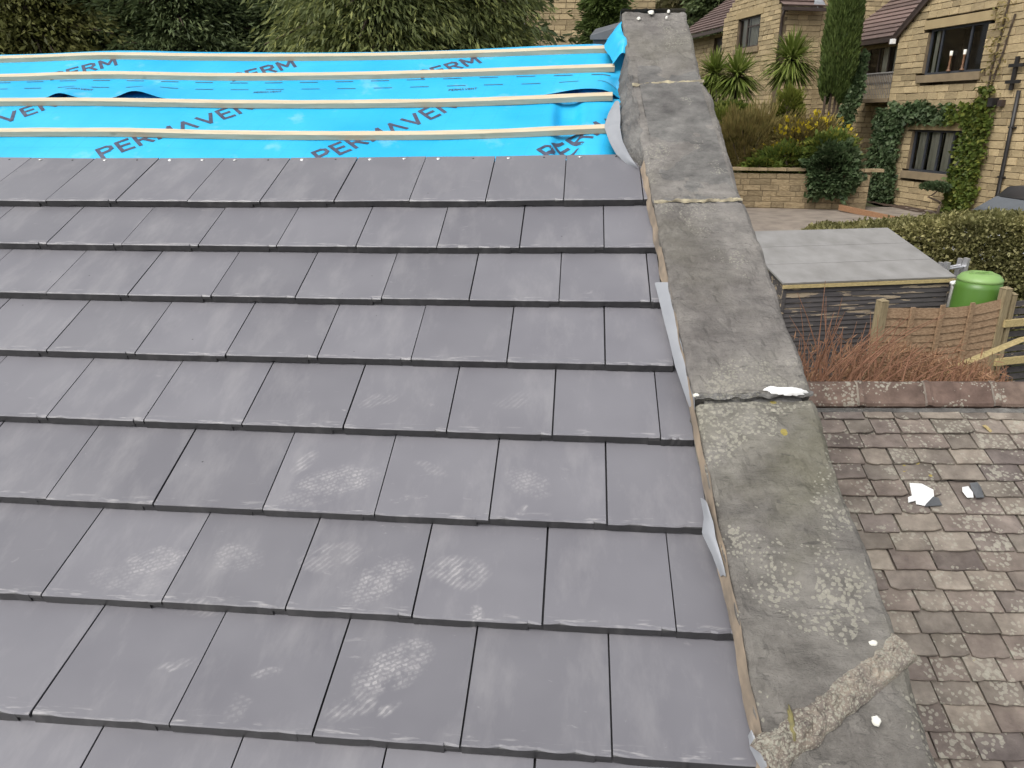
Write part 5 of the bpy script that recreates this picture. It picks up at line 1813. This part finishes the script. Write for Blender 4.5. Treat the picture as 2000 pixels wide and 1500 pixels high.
# bonsai like shrub on the bed
bb = at(1822, 420, 17.7)
bon = thing('twisted_shrub', (bb[0], bb[1], -1.45), 'small twisted cloud pruned shrub under the lower gable window', 'shrub')
tp = [at(px, py, 17.7) for px, py in ((1829, 425), (1834, 405), (1838, 396), (1826, 390), (1812, 384), (1822, 380), (1832, 372))]
MB().tube(tp, [.035, .032, .028, .026, .022, .018, .012], 6).part('trunk', M_BARK, bon)
P_, D_ = [], []
for (px, py, sx_, sz_) in ((1815, 364, .22, .07), (1842, 367, .16, .08), (1830, 361, .2, .05)):
    c = at(px, py, 17.7)
    for k in range(700):
        o = rng.normal(0, 1, 3); o /= np.linalg.norm(o)
        P_.append(c + o * (sx_, .15, sz_) * rng.uniform(.5, 1)); D_.append(o + (0, 0, .5))
leaf_part('foliage', P_, D_, .07, .4, L_IVYD, bon, 6, .4)


# big trees behind the ridge
def spray_tree(name, c, h, r0, mat, label, cat, seed, n_b=520, drop=.35, leaf=.15, asp=.22, zlo=.08, zfocus=None, shape='cone', group=None, cloud=0):
    rng = np.random.default_rng(seed)
    t = thing(name, c, label, cat, group)
    c = np.array(c, float)
    MB().tube([c, c + UP * h * .5 + (.1, 0, 0), c + UP * h * .97], [.22, .13, .02], 8).part('trunk', M_BARK, t, True)
    P, Dd = [], []
    lm = MB()
    for k in range(n_b):
        q = rng.uniform(zlo, .98)
        if zfocus and rng.random() < .6:
            q = np.clip((rng.uniform(*zfocus) - c[2]) / h, zlo, .98)
        if shape == 'cone': rad = r0 * (1 - q) ** .75 * (1 + .25 * rng.normal())
        else: rad = r0 * math.sqrt(max(.02, 1 - (2 * q - .95) ** 2)) * rng.uniform(.6, 1.1)
        az = rng.uniform(0, 6.283)
        dv = np.array([math.cos(az), math.sin(az), 0])
        z0 = c[2] + q * h
        prev = None
        lift = rng.uniform(-.1, .35)
        pts = []
        for s in np.linspace(.25, 1, 9):
            p = np.array([c[0], c[1], z0]) + dv * rad * s + UP * (lift * rad * s - drop * rad * s * s)
            pts.append(p)
            tang = dv + UP * (lift - 2 * drop * s)
            m = 9
            sd = np.cross(tang, UP); sd /= np.linalg.norm(sd)
            spread = .10 + .26 * (1 - abs(2 * s - 1.1)) * min(1.2, rad)
            off = rng.normal(0, 1, m)[:, None] * sd * spread + rng.normal(0, .05, (m, 3))
            P.extend(p + off); Dd.extend(tang * .8 + off * 1.6 + np.array([0, 0, -.25]))
        if k % 8 == 0: lm.tube([np.array([c[0], c[1], z0]), pts[3], pts[-2]], [.03, .02, .006], 4, False)
    if lm.v: props(lm.part('limbs', M_BARK, t), kind='stuff')
    leaf_part('crown', np.array(P), np.array(Dd), leaf, asp, mat, t, seed, .28)
    return t


GT = 'trees standing behind the roof ridge'
def tp_(px, d, zb): 
    q = at(px, 60, d); return (q[0], q[1], zb)
ZF = (.6, 4.2)
spray_tree('olive_tree', tp_(60, 12.5, -1.8), 7.5, 2.3, L_OLIVE, 'olive green bushy tree at the far left behind the ridge', 'tree', 1, 900, .25, .135, .30, zfocus=ZF, shape='ball', group=GT)
spray_tree('olive_tree', tp_(200, 14.5, -1.6), 6.2, 1.6, L_OLIVE, 'smaller olive tree just right of the far left one, before the pinkish roof', 'tree', 2, 480, .25, .13, .30, zfocus=(.6, 3.2), shape='ball', group=GT)
spray_tree('dark_conifer', tp_(350, 12.6, -1.8), 9.5, 1.7, L_DARK, 'dark dense conifer, leftmost of the dark row behind the ridge', 'conifer', 3, 760, .15, .12, .24, zfocus=ZF, group=GT)
spray_tree('dark_conifer', tp_(470, 13.4, -1.8), 10, 1.7, L_DARK, 'dark dense conifer in the middle of the dark row behind the ridge', 'conifer', 4, 760, .15, .12, .24, zfocus=ZF, group=GT)
spray_tree('dark_conifer', tp_(585, 13.0, -1.8), 9.6, 1.6, L_DARK, 'dark dense conifer, rightmost of the dark row beside the drooping cedar', 'conifer', 5, 700, .15, .12, .24, zfocus=ZF, group=GT)
spray_tree('drooping_cedar', tp_(740, 11.2, -2), 9, 2.2, L_MID, 'green conifer with drooping fronds behind the middle of the ridge', 'conifer', 6, 900, .45, .135, .22, zfocus=ZF, group=GT)
spray_tree('drooping_cedar', tp_(900, 12.0, -2), 9, 1.75, L_MID, 'green drooping conifer just left of the glimpsed stone house', 'conifer', 7, 880, .45, .135, .22, zfocus=ZF, group=GT)
for k, (px, d) in enumerate(((-80, 17), (120, 19.5), (420, 17), (640, 16.5), (830, 16), (900, 17.5))):
    spray_tree('background_conifer', tp_(px, d, -1.5), 11, 2.6, L_DARK, ('dark conifer far behind at the left frame edge', 'dark conifer far behind the two olive trees', 'dark conifer behind the row of dark conifers', 'dark conifer behind the gap before the cedar', 'dark conifer behind the middle cedars', 'dark conifer behind the right cedar')[k], 'conifer', 20 + k, 330, .2, .26, .3, zfocus=(.8, 5.0), group=GT)
# slim conifer beside the coping top
q = at(1182, 40, 15)
sl = spray_tree('slim_conifer', (q[0], q[1], -1.2), 8.5, .50, L_CYP, 'slim dark conifer peeping up left of the coping top', 'conifer', 40, 420, .1, .14, .25, zfocus=(1.4, 4.0))
# far wooded bank behind the garage
bank = [(1345, 20, 40, 5.5), (1385, 30, 36, 4.5), (1300, 10, 42, 6.0), (1420, -10, 44, 6.5), (1500, -40, 46, 6)]
for k, (px, py, d, r_) in enumerate(bank):
    q = at(px, py, d)
    spray_tree('bank_tree', (q[0], q[1], ground_z(q[0], q[1])), q[2] - ground_z(q[0], q[1]) + 5, r_ * .7, L_HILL, ('brownish tree on the bank, directly right of the coping top', 'brownish tree above the garage roof ridge', 'brownish tree on the bank hidden mostly by the coping', 'brownish tall tree behind the corner house gable', 'brownish tree far behind the corner house')[k], 'tree', 50 + k, 220, .2, .40, .5, shape='ball', group='brownish trees on the far bank')
spray_tree('bank_tree', tuple(at(1405, 20, 33) * (1, 1, 0) + UP * 1.0), 6.5, 1.6, L_DARK, 'dark evergreen on the bank beside the corner house wall', 'tree', 60, 300, .2, .25, .4, shape='ball')

# dark slate capped box behind the ridge end
q = at(1177, 84, 5.2)
bx = thing('slate_capped_pier', (q[0], q[1], q[2] - .3), 'small dark slate capped pier just behind the ridge end', 'pier')
MB().box((q[0] + .02, q[1] + .1, q[2] - .2), (1, 0, 0), (0, 1, 0), UP, .085, .1, .25).part('pier', M_LEADDK, bx)
MB().add([(q[0] - .09, q[1] - .03, q[2] + .045), (q[0] + .13, q[1] - .03, q[2] + .105), (q[0] + .15, q[1] + .2, q[2] + .16), (q[0] - .05, q[1] + .2, q[2] + .11),
          (q[0] - .09, q[1] - .03, q[2] + .02), (q[0] + .13, q[1] - .03, q[2] + .02)], [(0, 1, 2, 3), (4, 5, 1, 0), (4, 0, 3)]).part('slate_cap', M_LEADDK, bx)

# ================================================================== PARKED CAR
cr0 = at(1936, 405, 12.9)
CG = -1.88
car = thing('parked_car', (cr0[0] + 2.0, cr0[1] + .9, CG), 'white parked car with dark roof behind the hedge at the right edge', 'car')
CX, CY = np.array([.985, .17, 0]), np.array([-.17, .985, 0])
M_CARW = simple('white_car_paint', (0.78, 0.79, 0.80), (0.74, 0.75, 0.76), 3, 0.25, 0)
M_CARD = simple('dark_car_roof', (0.045, 0.045, 0.05), (0.03, 0.03, 0.035), 3, 0.3, 0)
M_SCREEN = simple('sky_lit_windscreen', (0.10, 0.11, 0.12), (0.08, 0.085, 0.09), 2, 0.06, 0, spec=1.0)
M_TYRE = simple('black_rubber', (0.02, 0.02, 0.02), (0.012, 0.012, 0.012), 9, 0.9, 0)


def ca(u, v, z): return np.array([cr0[0], cr0[1], CG]) + CX * u + CY * v + UP * z


def loft(secs):
    """secs: list of (u, [(v,z)...]) cross sections"""
    v, f = [], []
    n = len(secs[0][1])
    for u, pr in secs:
        v += [ca(u, a, b) for a, b in pr]
    for i in range(len(secs) - 1):
        for j in range(n - 1):
            f.append((i * n + j, i * n + j + 1, (i + 1) * n + j + 1, (i + 1) * n + j))
    f.append(tuple(range(n))); f.append(tuple((len(secs) - 1) * n + k for k in range(n))[::-1])
    return v, f


def sec(w0, z0, w1, z1, zt):
    c = .9
    return [(c - w0, z0), (c - w1, z1), (c - w1 * .93, zt - .02), (c - w1 * .6, zt), (c + w1 * .6, zt), (c + w1 * .93, zt - .02), (c + w1, z1), (c + w0, z0)]


v, f = loft([(0, sec(.72, .30, .74, .5, .66)), (.12, sec(.80, .22, .84, .55, .76)), (.5, sec(.84, .2, .88, .62, .86)), (1.05, sec(.86, .2, .9, .7, .95)), (2.4, sec(.86, .2, .9, .72, .97)), (3.6, sec(.86, .2, .9, .74, .98)), (4.05, sec(.8, .24, .86, .7, .95)), (4.15, sec(.74, .35, .78, .6, .85))])
part('body', v, f, M_CARW, car, True)
v, f = loft([(1.25, sec(.80, .95, .70, 1.20, 1.24)), (1.45, sec(.80, .95, .68, 1.40, 1.44)), (2.2, sec(.82, .95, .68, 1.44, 1.49)), (3.2, sec(.82, .95, .67, 1.42, 1.47)), (3.75, sec(.80, .95, .66, 1.34, 1.38))])
part('roof', v, f, M_CARD, car, True)
MB().add([ca(.88, .12, .955), ca(.88, 1.68, .955), ca(1.26, 1.57, 1.235), ca(1.26, .23, 1.235)], [(0, 3, 2, 1)]).part('windscreen', M_SCREEN, car)
MB().add([ca(1.0, .05, .96), ca(1.28, .16, 1.22), ca(2.3, .14, 1.26), ca(2.4, .06, .97)], [(0, 1, 2, 3)]).part('side_window', M_SCREEN, car)
for u in (.75, 3.35):
    for v_ in (.06, 1.74):
        wv = MB()
        c = ca(u, v_, .32)
        wv.tube([c - CY * .10, c + CY * .10], .32, 24)
        w = wv.part('wheel', M_TYRE, car, True)
        MB().tube([c - CY * .106, c + CY * .106], .20, 18).part('rim', M_ALU, w, True)
for v_ in (.22, 1.58):
    MB().box(ca(.06, v_, .62), CX, CY, UP, .05, .14, .07).part('headlight', M_GLASS, car)
